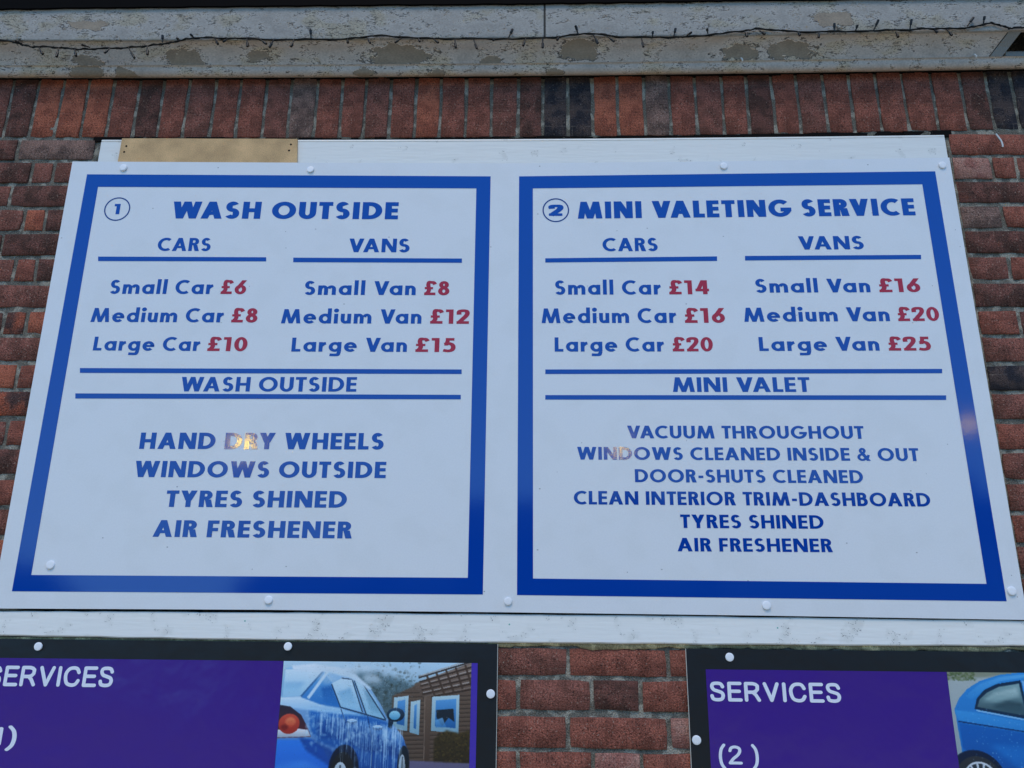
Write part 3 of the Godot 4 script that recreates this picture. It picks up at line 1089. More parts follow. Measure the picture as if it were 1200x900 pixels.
	var tools := [st_new(), st_new(), st_new(), st_new()]
	for i in left.size() + 1:
		var edges := [left[i][0][0], right[i][0][-1]] if i < left.size() else [-1.21, 1.245]
		while edges[0] > -4.5:
			brick_into(tools[[0, 1, 1, 2, 0, 2, 1, 3][rng.randi() % 8]], 0.216, 0.064, 0.02, Vector3(edges[0] - 0.1125, tops[i] - 0.032 + BASE, WALL_Z))
			edges[0] -= 0.225
		while edges[1] < 4.5:
			brick_into(tools[[0, 1, 1, 2, 0, 2, 1, 3][rng.randi() % 8]], 0.216, 0.064, 0.02, Vector3(edges[1] + 0.1125, tops[i] - 0.031 + BASE, WALL_Z))
			edges[1] += 0.225
	for k in 21:
		var y := -0.685 - 0.075 * k
		if y < -BASE + 0.1:
			break
		for n in 40:
			var x0 := -4.6 + 0.225 * n + (0.1125 if k % 2 else 0.0)
			if x0 > 4.4 or (y > -1.10 and x0 + 0.215 > -1.95 and x0 < 2.35):
				continue
			brick_into(tools[[0, 1, 1, 2, 0, 2, 1, 3][rng.randi() % 8]], 0.215, 0.065, 0.02, Vector3(x0 + 0.1075, y - 0.0325 + BASE, WALL_Z))
	for n in 76:
		var x0 := -4.6 + 0.075 * n if n < 36 else 1.92 + 0.075 * (n - 36)
		if x0 > 4.4 or (n < 36 and x0 > -1.98):
			continue
		brick_into(tools[[0, 1, 2, 3][rng.randi() % 4]], 0.066, 0.213, 0.02, Vector3(x0 + 0.033, 0.81 + BASE, WALL_Z))
	for k in 4:
		tools[k].generate_normals()
		far_bricks = tools[k].commit(far_bricks)
		far_bricks.surface_set_material(k, M["brick_" + flank_tones[k]])
	var flank := part("brickwork", far_bricks, null, wall)
	flank.set_meta("kind", "stuff")
	for e in [[-4.6, -1.9505, 0.0, BASE + 1.0], [1.9505, 4.6, 0.0, BASE + 1.0], [-1.95, 1.95, 0.0, BASE - 1.202]]:
		part("mortar", box_mesh(Vector3(e[0], e[2], -0.09), Vector3(e[1], e[3], WALL_Z - 0.0055)), M.mortar, wall)
	# crumbling pale mortar bedding under the sill, and the black gap over the frame
	st = st_new()
	var x := -1.32
	while x < 1.32:
		var y0 := -0.6825 + 0.012 * nz.get_noise_2d(x * 0.5, 7.0) + 0.004 * n2.get_noise_2d(x, 3.0)
		var y1 := -0.6825 + 0.012 * nz.get_noise_2d((x + 0.012) * 0.5, 7.0) + 0.004 * n2.get_noise_2d(x + 0.012, 3.0)
		var z0 := WALL_Z + 0.003 * n2.get_noise_2d(x, 9.0)
		var z1 := WALL_Z + 0.003 * n2.get_noise_2d(x + 0.012, 9.0)
		quad(st, Vector3(x, -0.672 + BASE, z0), Vector3(x + 0.012, -0.672 + BASE, z1), Vector3(x + 0.012, y1 + BASE, z1 + 0.001), Vector3(x, y0 + BASE, z0 + 0.001), 1)
		quad(st, Vector3(x, y0 + BASE, z0 + 0.001), Vector3(x + 0.012, y1 + BASE, z1 + 0.001), Vector3(x + 0.012, y1 + BASE - 0.002, -0.03), Vector3(x, y0 + BASE - 0.002, -0.03), 1)
		x += 0.012
	part("mortar_bedding", done(st), M.pale_mortar, wall)
	st = st_new()
	x = -1.185
	while x < 1.235:
		var len := rng.randf_range(0.02, 0.06)
		box(st, Vector3(x, 0.683 + BASE, -0.04), Vector3(x + len, 0.6915 + bow(x) + rng.randf_range(-0.0015, 0.002) + BASE, WALL_Z - rng.randf_range(0.0005, 0.004)), 0.001)
		x += len
	part("soot_shadow_joint", done(st), M.soot_shadow, wall)
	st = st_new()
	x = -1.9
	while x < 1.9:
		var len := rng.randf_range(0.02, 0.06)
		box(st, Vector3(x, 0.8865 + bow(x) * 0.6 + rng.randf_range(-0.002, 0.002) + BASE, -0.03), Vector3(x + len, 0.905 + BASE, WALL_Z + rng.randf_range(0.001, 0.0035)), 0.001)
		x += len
	part("soot_shadow_joint", done(st), M.soot_shadow, wall)  # dark strip painted in for the shadow under the bead, with some soot


# ---------------------------------------------------------------- window frame, fibreboard, sill

func build_frame() -> void:
	var at := Vector3(0, BASE - 0.675, 0)
	var f := thing("window_frame", "white painted timber window frame behind the price board, its top rail showing above the board", "window frame", at)
	var st := st_new()
	# the top rail: a board with a shallow bead along its upper edge
	var xs := 24
	for i in xs:
		var xa := lerpf(-1.158, 1.219, float(i) / xs)
		var xb := lerpf(-1.158, 1.219, float(i + 1) / xs)
		var ya := 0.6805 + 0.0055 * pow(xa / 1.2, 2.0)
		var yb := 0.6805 + 0.0055 * pow(xb / 1.2, 2.0)
		var prof := [Vector2(0.55, -0.0105), Vector2(-0.006, -0.0105), Vector2(-0.0045, -0.0125), Vector2(-0.0035, -0.0105), Vector2(0.0015, -0.0115), Vector2(0.0025, -0.016), Vector2(0.0025, -0.06)]
		for k in prof.size() - 1:
			var p: Vector2 = prof[k]
			var q: Vector2 = prof[k + 1]
			var p0 := 0.55 if k == 0 else ya + p.x
			var p1 := 0.55 if k == 0 else yb + p.x
			quad(st, Vector3(xa, p0, p.y) + Vector3.UP * 0.675, Vector3(xa, ya + q.x, q.y) + Vector3.UP * 0.675, Vector3(xb, yb + q.x, q.y) + Vector3.UP * 0.675, Vector3(xb, p1, p.y) + Vector3.UP * 0.675)
	part("top_rail", done(st), M.rail, f)
	for s in [-1, 1]:
		var x0 := -1.158 if s < 0 else 1.145
		part("stile", box_mesh(Vector3(x0, 0.07, -0.06), Vector3(x0 + 0.074, 1.223, -0.0125), 0.002), M.rail, f)
	part("backing_panel", box_mesh(Vector3(-1.083, 0.07, -0.05), Vector3(1.144, 1.223, -0.03)), M.timber_dark, f)

	var fb := thing("fibreboard_strip", "bare tan fibreboard strip nailed over the white frame above the board's left corner", "board", Vector3(-0.842, BASE + 0.55, 0))
	var out := [Vector2(-1.0985, 0.55), Vector2(-0.583, 0.55), Vector2(-0.593, 0.6822), Vector2(-0.70, 0.6835), Vector2(-0.85, 0.6845), Vector2(-0.97, 0.6862), Vector2(-1.0962, 0.6868)]
	part("strip", slab(out, -0.0103, -0.0044), M.fibreboard, fb, -fb.position + Vector3(0, BASE, 0))
	for p in [Vector2(-1.080, 0.6615), Vector2(-1.0835, 0.6425), Vector2(-0.6095, 0.664), Vector2(-0.613, 0.6445)]:
		st = st_new()
		lathe(st, [Vector2(0.0032, -0.001), Vector2(0.0030, 0.0005), Vector2(0.0018, 0.001), Vector2(0.0, 0.0008)], 8)
		part("nail", done(st), M.timber_dark, fb, Vector3(p.x, p.y + BASE, -0.0044) - fb.position)

	var sill := thing("sill_board", "long white scuffed timber board running directly below the price board", "sill", Vector3(0, BASE - 0.675, 0))
	st = st_new()
	var top := []
	var bot := []
	var n := 60
	for i in n + 1:
		var x := lerpf(-1.42, 1.42, float(i) / n)
		top.append(Vector2(x, -0.6095 - 0.004 * pow(absf(x) / 1.2, 2.0) + rng.randf_range(-0.0008, 0.0008)))
		bot.append(Vector2(x, -0.6738 + 0.004 * pow(x / 1.2, 2.0) + rng.randf_range(-0.0008, 0.0008)))
	for i in n:
		var a: Vector2 = top[i]
		var b: Vector2 = top[i + 1]
		var c: Vector2 = bot[i + 1]
		var d: Vector2 = bot[i]
		var zf := -0.0045
		var zc := -0.0075
		var e := Vector2(0, 0.003)
		var up := Vector3.UP * 0.675
		quad(st, V(a - e, zf) + up, V(b - e, zf) + up, V(c + e, zf) + up, V(d + e, zf) + up)
		quad(st, V(a, zc) + up, V(b, zc) + up, V(b - e, zf) + up, V(a - e, zf) + up)
		quad(st, V(d + e, zf) + up, V(c + e, zf) + up, V(c, zc) + up, V(d, zc) + up)
		quad(st, V(a, -0.05) + up, V(b, -0.05) + up, V(b, zc) + up, V(a, zc) + up)
		quad(st, V(d, zc) + up, V(c, zc) + up, V(c, -0.05) + up, V(d, -0.05) + up)
	part("board", done(st), M.sill, sill)
	for p in [Vector2(-0.605, -0.6305), Vector2(0.022, -0.6325), Vector2(0.647, -0.6345)]:
		st = st_new()
		lathe(st, [Vector2(0.0019, 0.0), Vector2(0.0012, 0.0005), Vector2(0.0, 0.0006)], 7)
		part("paint_spot", done(st), M.green_paint, sill, V(p, -0.0045) + Vector3.UP * 0.675)

func V(p: Vector2, z: float) -> Vector3:
	return Vector3(p.x, p.y, z)


# ---------------------------------------------------------------- the price board and the banners

func cap_mesh(r := 0.0100, h := 0.0042) -> ArrayMesh:
	var st := st_new()
	lathe(st, [Vector2(r, 0.0), Vector2(r, h * 0.70), Vector2(r * 0.97, h * 0.90), Vector2(r * 0.90, h * 0.985), Vector2(r * 0.45, h), Vector2(0, h)], 24)
	return done(st)

func build_board() -> void:
	var at := Vector3(0, BASE - 0.612, 0)
	var b := thing("price_board", "large white car wash price board with two blue-framed lists of prices for cars and vans", "sign", at)
	var off := Vector3(0, BASE, 0) - at
	part("panel", slab(BOARD_OUTLINE, -0.004, 0.0), M.board_white, b, off)
	for f in FRAMES:
		var st := st_new()
		for i in 4:
			var j := (i + 1) % 4
			quad(st, V(f[i], 0.0005), V(f[j], 0.0005), V(f[4 + j], 0.0005), V(f[4 + i], 0.0005))
		part("blue_frame", done(st), M.board_blue, b, off)
	for r in RULES:
		var st := st_new()
		quad(st, V(r[0], 0.0005), V(r[1], 0.0005), V(r[2], 0.0005), V(r[3], 0.0005))
		part("ruled_line", done(st), M.board_blue, b, off)
	for w in WORDS:
		for word in words(w[0], w[2], w[3], w[4], w[5], 0.0005):
			part("lettering", word[1], M.board_red if w[1] else M.board_blue, b, off, ("red price reading " if w[1] else "blue print reading ") + word[0])
	for c in [Vector2(-1.0736, 0.4592), Vector2(0.137, 0.4514)]:
		var st := st_new()
		for i in 64:
			var a := Vector2.from_angle(TAU * i / 64)
			var d := Vector2.from_angle(TAU * (i + 1) / 64)
			quad(st, V(c + d * 0.0362, 0.0005), V(c + a * 0.0362, 0.0005), V(c + a * 0.0328, 0.0005), V(c + d * 0.0328, 0.0005))
		part("number_ring", done(st), M.board_ring, b, off)
	var cap := cap_mesh()
	for c in BOARD_CAPS:
		seat(part("screw_cap", cap, M.cap, b, V(c, 0.0004) + off))

func seat(o: MeshInstance3D) -> void:
	# no two caps sit quite alike
	o.rotation = Vector3(rng.randf_range(-0.09, 0.09), rng.randf_range(-0.09, 0.09), 0)
	var k := rng.randf_range(0.93, 1.04)
	o.scale = Vector3(k, k, rng.randf_range(0.8, 1.15))

func sheet(x0: float, x1: float, y0: float, y1: float, z: float, slant0 := 0.0, slant1 := 0.0, nx := 24, ny := 12) -> ArrayMesh:
	# a limp vinyl face that follows the banner's ripples, with picture coordinates
	var st := st_new()
	for j in ny + 1:
		for i in nx + 1:
			var v := float(j) / ny
			var y := lerpf(y1, y0, v)
			var x := lerpf(x0 + slant0 * v, x1 + slant1 * v, float(i) / nx)
			st.set_smooth_group(1)
			st.set_uv(Vector2(float(i) / nx, v))
			st.add_vertex(Vector3(x, y, z + ripple(x, y)))
	for j in ny:
		for i in nx:
			var a := j * (nx + 1) + i
			for k in [a, a + 1, a + nx + 2, a, a + nx + 2, a + nx + 1]:
				st.add_index(k)
	st.generate_normals()
	st.generate_tangents()
	return st.commit()

func print_on(b: Node3D, list: Array, off: Vector3) -> void:
	for word in list:
		part("lettering", word[1], M.banner_letter, b, off, "white print reading " + word[0])

func ripple(x: float, y: float) -> float:
	return 0.0011 * sin(x * 9.0 + y * 4.0) + 0.0007 * sin(x * 23.0 - y * 11.0 + 1.3) + 0.0006 * sin(y * 31.0 + x * 5.0)

func build_banners() -> void:
	var zb := -0.0045
	var low := -1.28
	var cap := cap_mesh()
	# left: purple, with the print of a soapy car seen from behind
	var sides := [
		{"x0": -2.05, "x1": -0.0055, "top": -0.6765, "label": "left banner of black-edged purple vinyl with a photo of a foam-covered blue car", "px0": -2.0, "px1": -0.5045, "cx1": -0.065, "ptop": -0.7195, "caps": BANNER_CAPS_A},
		{"x0": 0.432, "x1": 2.45, "top": -0.6825, "label": "right banner of black-edged purple vinyl with a photo of a blue car being hosed", "px0": 0.4745, "px1": 1.0218, "cx1": 2.39, "ptop": -0.7275, "caps": BANNER_CAPS_B}]
	for n in 2:
		var s: Dictionary = sides[n]
		var at := Vector3((s.x0 + s.x1) / 2, BASE + low, zb)
		var b := thing("banner", s.label, "banner", at)
		var off := Vector3(0, BASE, 0) - at
		part("vinyl_sheet", sheet(s.x0, s.x1, low, s.top, zb, 0, 0, 60, 16), M.banner_black, b, off)
		# the pale cut edges of the vinyl
		for e in [s.x0, s.x1]:
			var st := st_new()
			for j in 16:
				var ya := lerpf(low, s.top, j / 16.0)
				var yb := lerpf(low, s.top, (j + 1) / 16.0)
				var w := 0.0016
				var za := zb + ripple(e, ya)
				var zc := zb + ripple(e, yb)
				if e == s.x0:
					quad(st, Vector3(e - w, ya, za - 0.001), Vector3(e - w, yb, zc - 0.001), Vector3(e, yb, zc), Vector3(e, ya, za))
				else:
					quad(st, Vector3(e, ya, za), Vector3(e, yb, zc), Vector3(e + w, yb, zc - 0.001), Vector3(e + w, ya, za - 0.001))
			part("cut_edge", done(st), M.vinyl_edge, b, off)
		part("purple_print", sheet(s.px0, s.px1 - 0.0003, low + 0.045, s.ptop, zb + 0.0006, 0, 0, 40, 14), M.banner_purple, b, off)
		var pm := plain(Color.WHITE, 0.3, 0.5)
		pm.albedo_texture = tex(left_picture() if n == 0 else right_picture())
		part("photo_print", sheet(s.px1, s.cx1 if n == 0 else 1.75, low + 0.045, s.ptop, zb + 0.0006, 0.0, 0.0, 24, 14), pm, b, off)
		if n == 0:
			part("violet_strip", sheet(s.cx1 + 0.0003, s.cx1 + 0.0145, low + 0.045, s.ptop, zb + 0.0006, 0, 0, 2, 14), M.banner_violet, b, off)
			print_on(b, words("SERVICES", 17, Vector2(-1.1995, -0.7820), Vector2(-0.9005, -0.7815), 0.0455, zb + 0.0012, true), off)
			print_on(b, words("(1)", 15, Vector2(-1.195, -0.9095), Vector2(-1.107, -0.9095), 0.039, zb + 0.0012, true), off)
		else:
			print_on(b, words("SERVICES", 17, Vector2(0.4815, -0.7962), Vector2(0.777, -0.7965), 0.0425, zb + 0.0012, true), off)
			print_on(b, words("(2 )", 15, Vector2(0.4935, -0.9275), Vector2(0.5815, -0.9275), 0.039, zb + 0.0012, true), off)
		for c in s.caps:
			seat(part("screw_cap", cap, M.cap, b, V(c, zb + 0.0012) + off))


# ---------------------------------------------------------------- the pictures printed on the banners

func fill(im: Image, pts: Array, top: Color, bottom: Color) -> void:
	# a polygon, shaded from top to bottom
	var y0 := 1e9
	var y1 := -1e9
	for p in pts:
		y0 = minf(y0, p.y)
		y1 = maxf(y1, p.y)
	for y in range(maxi(0, int(y0)), mini(im.get_height(), int(y1) + 1)):
		var xs := []
		for i in pts.size():
			var a: Vector2 = pts[i]
			var b: Vector2 = pts[(i + 1) % pts.size()]
			if (a.y <= y + 0.5) != (b.y <= y + 0.5):
				xs.append(lerpf(a.x, b.x, (y + 0.5 - a.y) / (b.y - a.y)))
		xs.sort()
		for i in range(0, xs.size() - 1, 2):
			var x0 := clampi(int(round(xs[i])), 0, im.get_width())
			var x1 := clampi(int(round(xs[i + 1])), 0, im.get_width())
			if x1 > x0:
				im.fill_rect(Rect2i(x0, y, x1 - x0, 1), top.lerp(bottom, clampf((y - y0) / maxf(y1 - y0, 1.0), 0.0, 1.0)))

func oval(c: Vector2, rx: float, ry: float, n := 40) -> Array:
	var a := []
	for i in n:
		a.append(c + Vector2(cos(TAU * i / n) * rx, sin(TAU * i / n) * ry))
	return a

func soft(im: Image, pts: Array, top: Color, bottom: Color, blur := 2.0, strength := 1.0) -> void:
	# a shape with soft edges, laid over what is there
	var lo := Vector2(1e9, 1e9)
	var hi := -lo
	for p in pts:
		lo = lo.min(p)
		hi = hi.max(p)
	var m := blur * 2.0 + 4.0
	var r := Rect2i(Vector2i(lo - Vector2(m, m)), Vector2i(hi - lo + Vector2(m, m) * 2.0))
	var edge := (top.lerp(bottom, 0.5))
	edge.a = 0.0
	var layer := Image.create(maxi(r.size.x, 4), maxi(r.size.y, 4), false, Image.FORMAT_RGBA8)
	layer.fill(edge)
	var moved := []
	for p in pts:
		moved.append(p - Vector2(r.position))
	var a := top
	var b := bottom
	a.a = strength
	b.a = strength
	fill(layer, moved, a, b)
	layer.fix_alpha_edges()
	if blur > 0.5:
		var w := layer.get_width()
		var h := layer.get_height()
		layer.resize(maxi(2, int(w / (blur + 1.0))), maxi(2, int(h / (blur + 1.0))), Image.INTERPOLATE_BILINEAR if blur < 1.5 else Image.INTERPOLATE_LANCZOS)
		layer.resize(w, h, Image.INTERPOLATE_CUBIC)
	im.blend_rect(layer, Rect2i(Vector2i.ZERO, layer.get_size()), r.position)

func soft_line(im: Image, a: Vector2, b: Vector2, w: float, c: Color, blur := 1.0, strength := 1.0) -> void:
	var d := (b - a).normalized().orthogonal() * w / 2.0
	soft(im, [a + d, b + d, b - d, a - d], c, c, blur, strength)

var grid_from := Vector2.ZERO
var grid_by := Vector2.ONE

func at_(list: Array) -> Array:
	# pairs of numbers on the picture's grid, rounded off into a smooth outline of pixels
	var p := []
	for i in range(0, list.size(), 2):
		p.append((Vector2(list[i], list[i + 1]) - grid_from) * grid_by)
	return p

func one(x: float, y: float) -> Vector2:
	return (Vector2(x, y) - grid_from) * grid_by

func left_picture() -> Image:
	var W := 720
	var H := 840
	var im := Image.create(W, H, false, Image.FORMAT_RGBA8)
	grid_from = Vector2(110, 302)
	grid_by = Vector2(W / 900.0, 0.785)
	var r := RandomNumberGenerator.new()
	r.seed = 77
	var c := func(h: String) -> Color: return Color(h)
	im.fill(c.call("8fb2c2"))
	fill(im, at_([90, 290, 1030, 290, 1030, 520, 90, 520]), c.call("c8e6f6"), c.call("7fa0ac"))
	# wet trees behind the spray
	soft(im, at_([420, 350, 560, 345, 700, 390, 820, 440, 800, 720, 600, 640, 520, 480]), c.call("5c7a84"), c.call("3c4a46"), 16.0, 0.9)
	for i in 420:
		var q := Vector2(r.randfn(640, 90), r.randfn(440, 70))
		soft(im, oval(one(q.x, q.y), r.randf_range(2, 8), r.randf_range(2, 6), 8), Color("2f3a36") if i % 3 else Color("8fa9ac"), Color("3c4a44"), 1.5, r.randf_range(0.15, 0.5))
	# the shed: dark boards, slatted roof
	soft(im, at_([640, 455, 760, 400, 1030, 300, 1030, 1400, 640, 1400]), c.call("6b5748"), c.call("33281f"), 3.0)
	for y in range(430, 800, 19):
		soft_line(im, one(650, y + 12), one(1020, y), 3.0, c.call("241b15"), 1.0, 0.55)
		soft_line(im, one(650, y + 19), one(1020, y + 7), 3.0, c.call("8a7360"), 1.0, 0.25)
	soft(im, at_([740, 400, 1030, 290, 1030, 430, 800, 480]), c.call("8d7767"), c.call("5b483b"), 3.0)
	for i in 6:
		var t := i / 5.0
		soft_line(im, one(760 + 26 * t, 372 + 92 * t), one(1030, 290 + 128 * t), 6.0, c.call("3b2c23"), 1.2, 0.9)
		soft_line(im, one(764 + 26 * t, 364 + 92 * t), one(1030, 280 + 128 * t), 4.0, c.call("b9ada2"), 1.0, 0.75 if i % 2 == 0 else 0.3)
	for i in 6:
		soft_line(im, one(800 + i * 45, 362 - i * 13), one(845 + i * 42, 462 - i * 14), 8.0, c.call("4a382c"), 1.5, 0.85)
	for w in [[648, 452, 718, 604], [728, 470, 774, 620], [828, 446, 958, 612]]:
		soft(im, at_([w[0], w[1] + 10, w[2], w[1], w[2], w[3] + 6, w[0], w[3] - 6]), c.call("bcd8de"), c.call("7fa6b4"), 1.2)
		soft(im, at_([w[0] + 18, w[1] + 26, w[2] - 16, w[1] + 18, w[2] - 16, w[3] - 18, w[0] + 18, w[3] - 26]), c.call("5ea4dc"), c.call("1f5f9c"), 1.5)
	soft(im, at_([850, 515, 930, 508, 936, 566, 908, 548, 880, 586, 852, 548]), c.call("1d262e"), c.call("16202a"), 2.0, 0.95)
	soft(im, at_([846, 560, 880, 548, 900, 590, 850, 592]), c.call("79b9e4"), c.call("3d7cb0"), 2.0, 0.8)
	soft(im, at_([790, 455, 824, 450, 826, 830, 798, 830]), c.call("6f5a4a"), c.call("3b2c22"), 1.5)
	soft_line(im, one(794, 460), one(802, 820), 3.0, c.call("a08a78"), 1.0, 0.5)
	soft(im, at_([845, 640, 900, 604, 960, 616, 1030, 596, 1030, 770, 845, 760]), c.call("43371d"), c.call("2c2315"), 6.0)
	for i in 260:
		var q := Vector2(r.randf_range(850, 1010), r.randf_range(615, 750))
		soft(im, oval(one(q.x, q.y), r.randf_range(2, 6), r.randf_range(1.5, 5), 7), Color("6a5a2c") if i % 2 else Color("1c1810"), Color("3a3018"), 1.0, r.randf_range(0.2, 0.6))
	soft(im, at_([690, 735, 1030, 745, 1030, 1400, 690, 1400]), c.call("66607c"), c.call("45425a"), 4.0)
	# the car's body, then its panels from the roof down
	var body := [90, 470, 125, 335, 180, 318, 260, 318, 370, 332, 455, 362, 535, 422, 590, 498, 622, 556, 660, 592, 700, 636, 720, 690, 728, 800, 716, 900, 560, 960, 430, 1010, 90, 1020]
	soft(im, at_(body), c.call("a9d6f0"), c.call("0b3d92"), 1.5)
	soft(im, at_([250, 500, 400, 515, 610, 566, 690, 630, 724, 700, 722, 860, 600, 940, 500, 900, 480, 760, 400, 690, 300, 660, 260, 600]), c.call("2b74c2"), c.call("082f78"), 7.0)
	soft(im, at_([280, 560, 400, 560, 560, 610, 680, 670, 700, 720, 520, 700, 400, 650, 300, 640]), c.call("0f4796"), c.call("0a3274"), 12.0, 0.75)
	soft(im, at_([90, 655, 270, 650, 330, 690, 380, 780, 370, 1000, 90, 1010]), c.call("2f80e4"), c.call("0c46b0"), 5.0)
	soft(im, at_([110, 760, 240, 740, 330, 770, 340, 860, 120, 880]), c.call("4f9cf0"), c.call("1c5cc8"), 18.0, 0.6)
	soft(im, at_([210, 640, 285, 655, 380, 700, 372, 770, 250, 700]), c.call("0a3a8a"), c.call("0a3a8a"), 8.0, 0.7)
	# boot, rear pillar, glass
	soft(im, at_([90, 466, 210, 462, 300, 492, 400, 512, 520, 545, 400, 540, 250, 524, 100, 508]), c.call("e2f3fb"), c.call("8cc4ea"), 5.0, 0.95)
	soft(im, at_([208, 466, 300, 342, 352, 402, 398, 508, 300, 496]), c.call("6fb2e2"), c.call("2a77c4"), 4.0)
	soft(im, at_([300, 420, 348, 412, 392, 506, 320, 498]), c.call("1f62ac"), c.call("2f7cc6"), 8.0, 0.8)
	soft(im, at_([122, 340, 300, 344, 265, 396, 210, 458, 118, 466]), c.call("e0f3fb"), c.call("9fd0ea"), 2.0)
	soft(im, at_([122, 400, 220, 396, 190, 440, 120, 446]), c.call("8abfe0"), c.call("a8d8f0"), 10.0, 0.7)
	soft_line(im, one(304, 346), one(206, 462), 7.0, c.call("2b5f94"), 1.2, 0.8)
	soft_line(im, one(326, 346), one(240, 470), 12.0, c.call("d9eefa"), 3.0, 0.9)
	soft(im, at_([348, 402, 395, 378, 445, 384, 502, 528, 398, 506]), c.call("d5edf8"), c.call("92c8e6"), 1.5)
	soft(im, at_([380, 440, 440, 420, 480, 510, 410, 498]), c.call("7fb6d8"), c.call("a4d4ec"), 9.0, 0.8)
	soft(im, at_([455, 388, 500, 405, 560, 468, 612, 560, 520, 536]), c.call("c6e5f3"), c.call("8fc4de"), 1.5)
	soft(im, at_([500, 420, 556, 475, 596, 540, 540, 520]), c.call("6f9cb4"), c.call("7db4d0"), 7.0, 0.75)
	for l in [[348, 404, 398, 508], [446, 384, 503, 530], [455, 386, 522, 540], [398, 508, 615, 563], [498, 403, 614, 560], [395, 377, 445, 382]]:
		soft_line(im, one(l[0], l[1]), one(l[2], l[3]), 4.5, c.call("1d3a58"), 0.8, 0.9)
	soft(im, at_([150, 322, 260, 312, 380, 330, 462, 360, 545, 425, 520, 425, 440, 376, 340, 352, 160, 344]), c.call("f4fafd"), c.call("cfe8f6"), 5.0, 0.9)
	# shut lines, handles
	soft_line(im, one(400, 515), one(438, 600), 3.0, c.call("0a2c60"), 0.8, 0.8)
	soft_line(im, one(438, 600), one(470, 700), 3.0, c.call("0a2c60"), 0.8, 0.8)
	soft_line(im, one(528, 545), one(556, 660), 3.0, c.call("0a2c60"), 0.8, 0.8)
	soft_line(im, one(556, 660), one(560, 800), 3.0, c.call("0a2c60"), 0.8, 0.7)
	for h in [[455, 566], [578, 592]]:
		soft(im, oval(one(h[0], h[1] + 6), 20, 8), c.call("0a2a5c"), c.call("0a2a5c"), 2.0, 0.8)
		soft(im, oval(one(h[0], h[1]), 18, 5), c.call("dcf0fa"), c.call("6fa8d8"), 1.2)
	# rear lamp
	soft(im, at_([90, 498, 160, 508, 215, 545, 250, 600, 268, 640, 90, 648]), c.call("2b2434"), c.call("5b2226"), 2.0)
	soft(im, at_([90, 612, 200, 604, 252, 610, 266, 638, 90, 646]), c.call("eef2f5"), c.call("9aa8b6"), 1.8)
	soft(im, oval(one(160, 584), 40, 35), c.call("d8523a"), c.call("a02a1e"), 2.0)
	soft(im, oval(one(166, 576), 20, 16), c.call("f28a58"), c.call("d24f34"), 5.0, 0.9)
	soft(im, oval(one(140, 600), 14, 10), c.call("7a1c18"), c.call("7a1c18"), 5.0, 0.8)
	# wheels
	soft(im, oval(one(430, 778), 56, 84), c.call("0a1c38"), c.call("070d18"), 3.0)
	soft(im, oval(one(424, 802), 45, 78), c.call("1c2026"), c.call("0c0e12"), 1.5)
	soft(im, oval(one(414, 812), 27, 51), c.call("c6d4dc"), c.call("74828a"), 1.2)
	for i in 7:
		var a := Vector2.from_angle(TAU * i / 7.0 + 0.2)
		soft_line(im, one(414, 812), one(414 + a.x * 26, 812 + a.y * 52), 6.0, c.call("20272e"), 1.0, 0.9)
	soft(im, oval(one(706, 755), 22, 65), c.call("16222e"), c.call("0a0d12"), 2.0)
	soft(im, oval(one(700, 768), 12, 45), c.call("b4c2ca"), c.call("5d6a72"), 1.2)
	soft_line(im, one(700, 720), one(702, 816), 3.0, c.call("20272e"), 1.0, 0.8)
	# mirror
	soft(im, oval(one(660, 538), 33, 24), c.call("2a4a68"), c.call("0d1824"), 1.2)
	soft(im, oval(one(655, 541), 21, 16), c.call("a6e0f0"), c.call("4a98c0"), 1.5)
	soft(im, at_([628, 556, 652, 566, 642, 602, 626, 592]), c.call("12293f"), c.call("12293f"), 1.2)
	# foam running down the doors, and the spray
	for i in 300:
		var x := r.randf_range(290, 700)
		var y0 := 520.0 + (x - 290) * 0.20 + r.randf_range(-8, 20)
		var run := pow(r.randf(), 1.5) * (210.0 if x > 400 else 110.0)
		soft_line(im, one(x, y0), one(x + r.randf_range(-4, 4), y0 + run + 8), r.randf_range(1.0, 4.5), Color("c4e4f8"), 1.0, r.randf_range(0.08, 0.40))
	for i in 240:
		var x := r.randf_range(240, 690)
		var q := one(x, 530.0 + (x - 240) * 0.21 + absf(r.randfn(0, 70)))
		soft(im, oval(q, r.randf_range(2, 9), r.randf_range(2, 12), 8), Color("d6eefa"), Color("9fd2f2"), 2.5, r.randf_range(0.06, 0.32))
	for i in 90:
		var q := one(r.randfn(470, 140), r.randfn(345, 26))
		soft(im, oval(q, r.randf_range(10, 40), r.randf_range(6, 18), 12), Color("eef7fb"), Color("c2dbe6"), 9.0, r.randf_range(0.05, 0.30))
	for i in 2600:
		var q := Vector2i(one(r.randfn(560, 150), r.randfn(420, 90)))
		if q.x > 0 and q.y > 0 and q.x < W - 2 and q.y < H - 2:
			im.fill_rect(Rect2i(q, Vector2i(r.randi_range(1, 2), r.randi_range(1, 2))), im.get_pixelv(q).lerp(Color("e8f2f6") if r.randf() < 0.6 else Color("3a4a50"), r.randf_range(0.1, 0.5)))
	im.convert(Image.FORMAT_RGB8)
	grain_over(im, 5)
	return im

func grain_over(im: Image, sd: int) -> void:
	var r := RandomNumberGenerator.new()
	r.seed = sd
	for i in 9000:
		var p := Vector2i(r.randi_range(0, im.get_width() - 5), r.randi_range(0, im.get_height() - 5))
		var old := im.get_pixelv(p)
		im.fill_rect(Rect2i(p, Vector2i(r.randi_range(1, 3), r.randi_range(1, 3))), old * r.randf_range(0.93, 1.07))

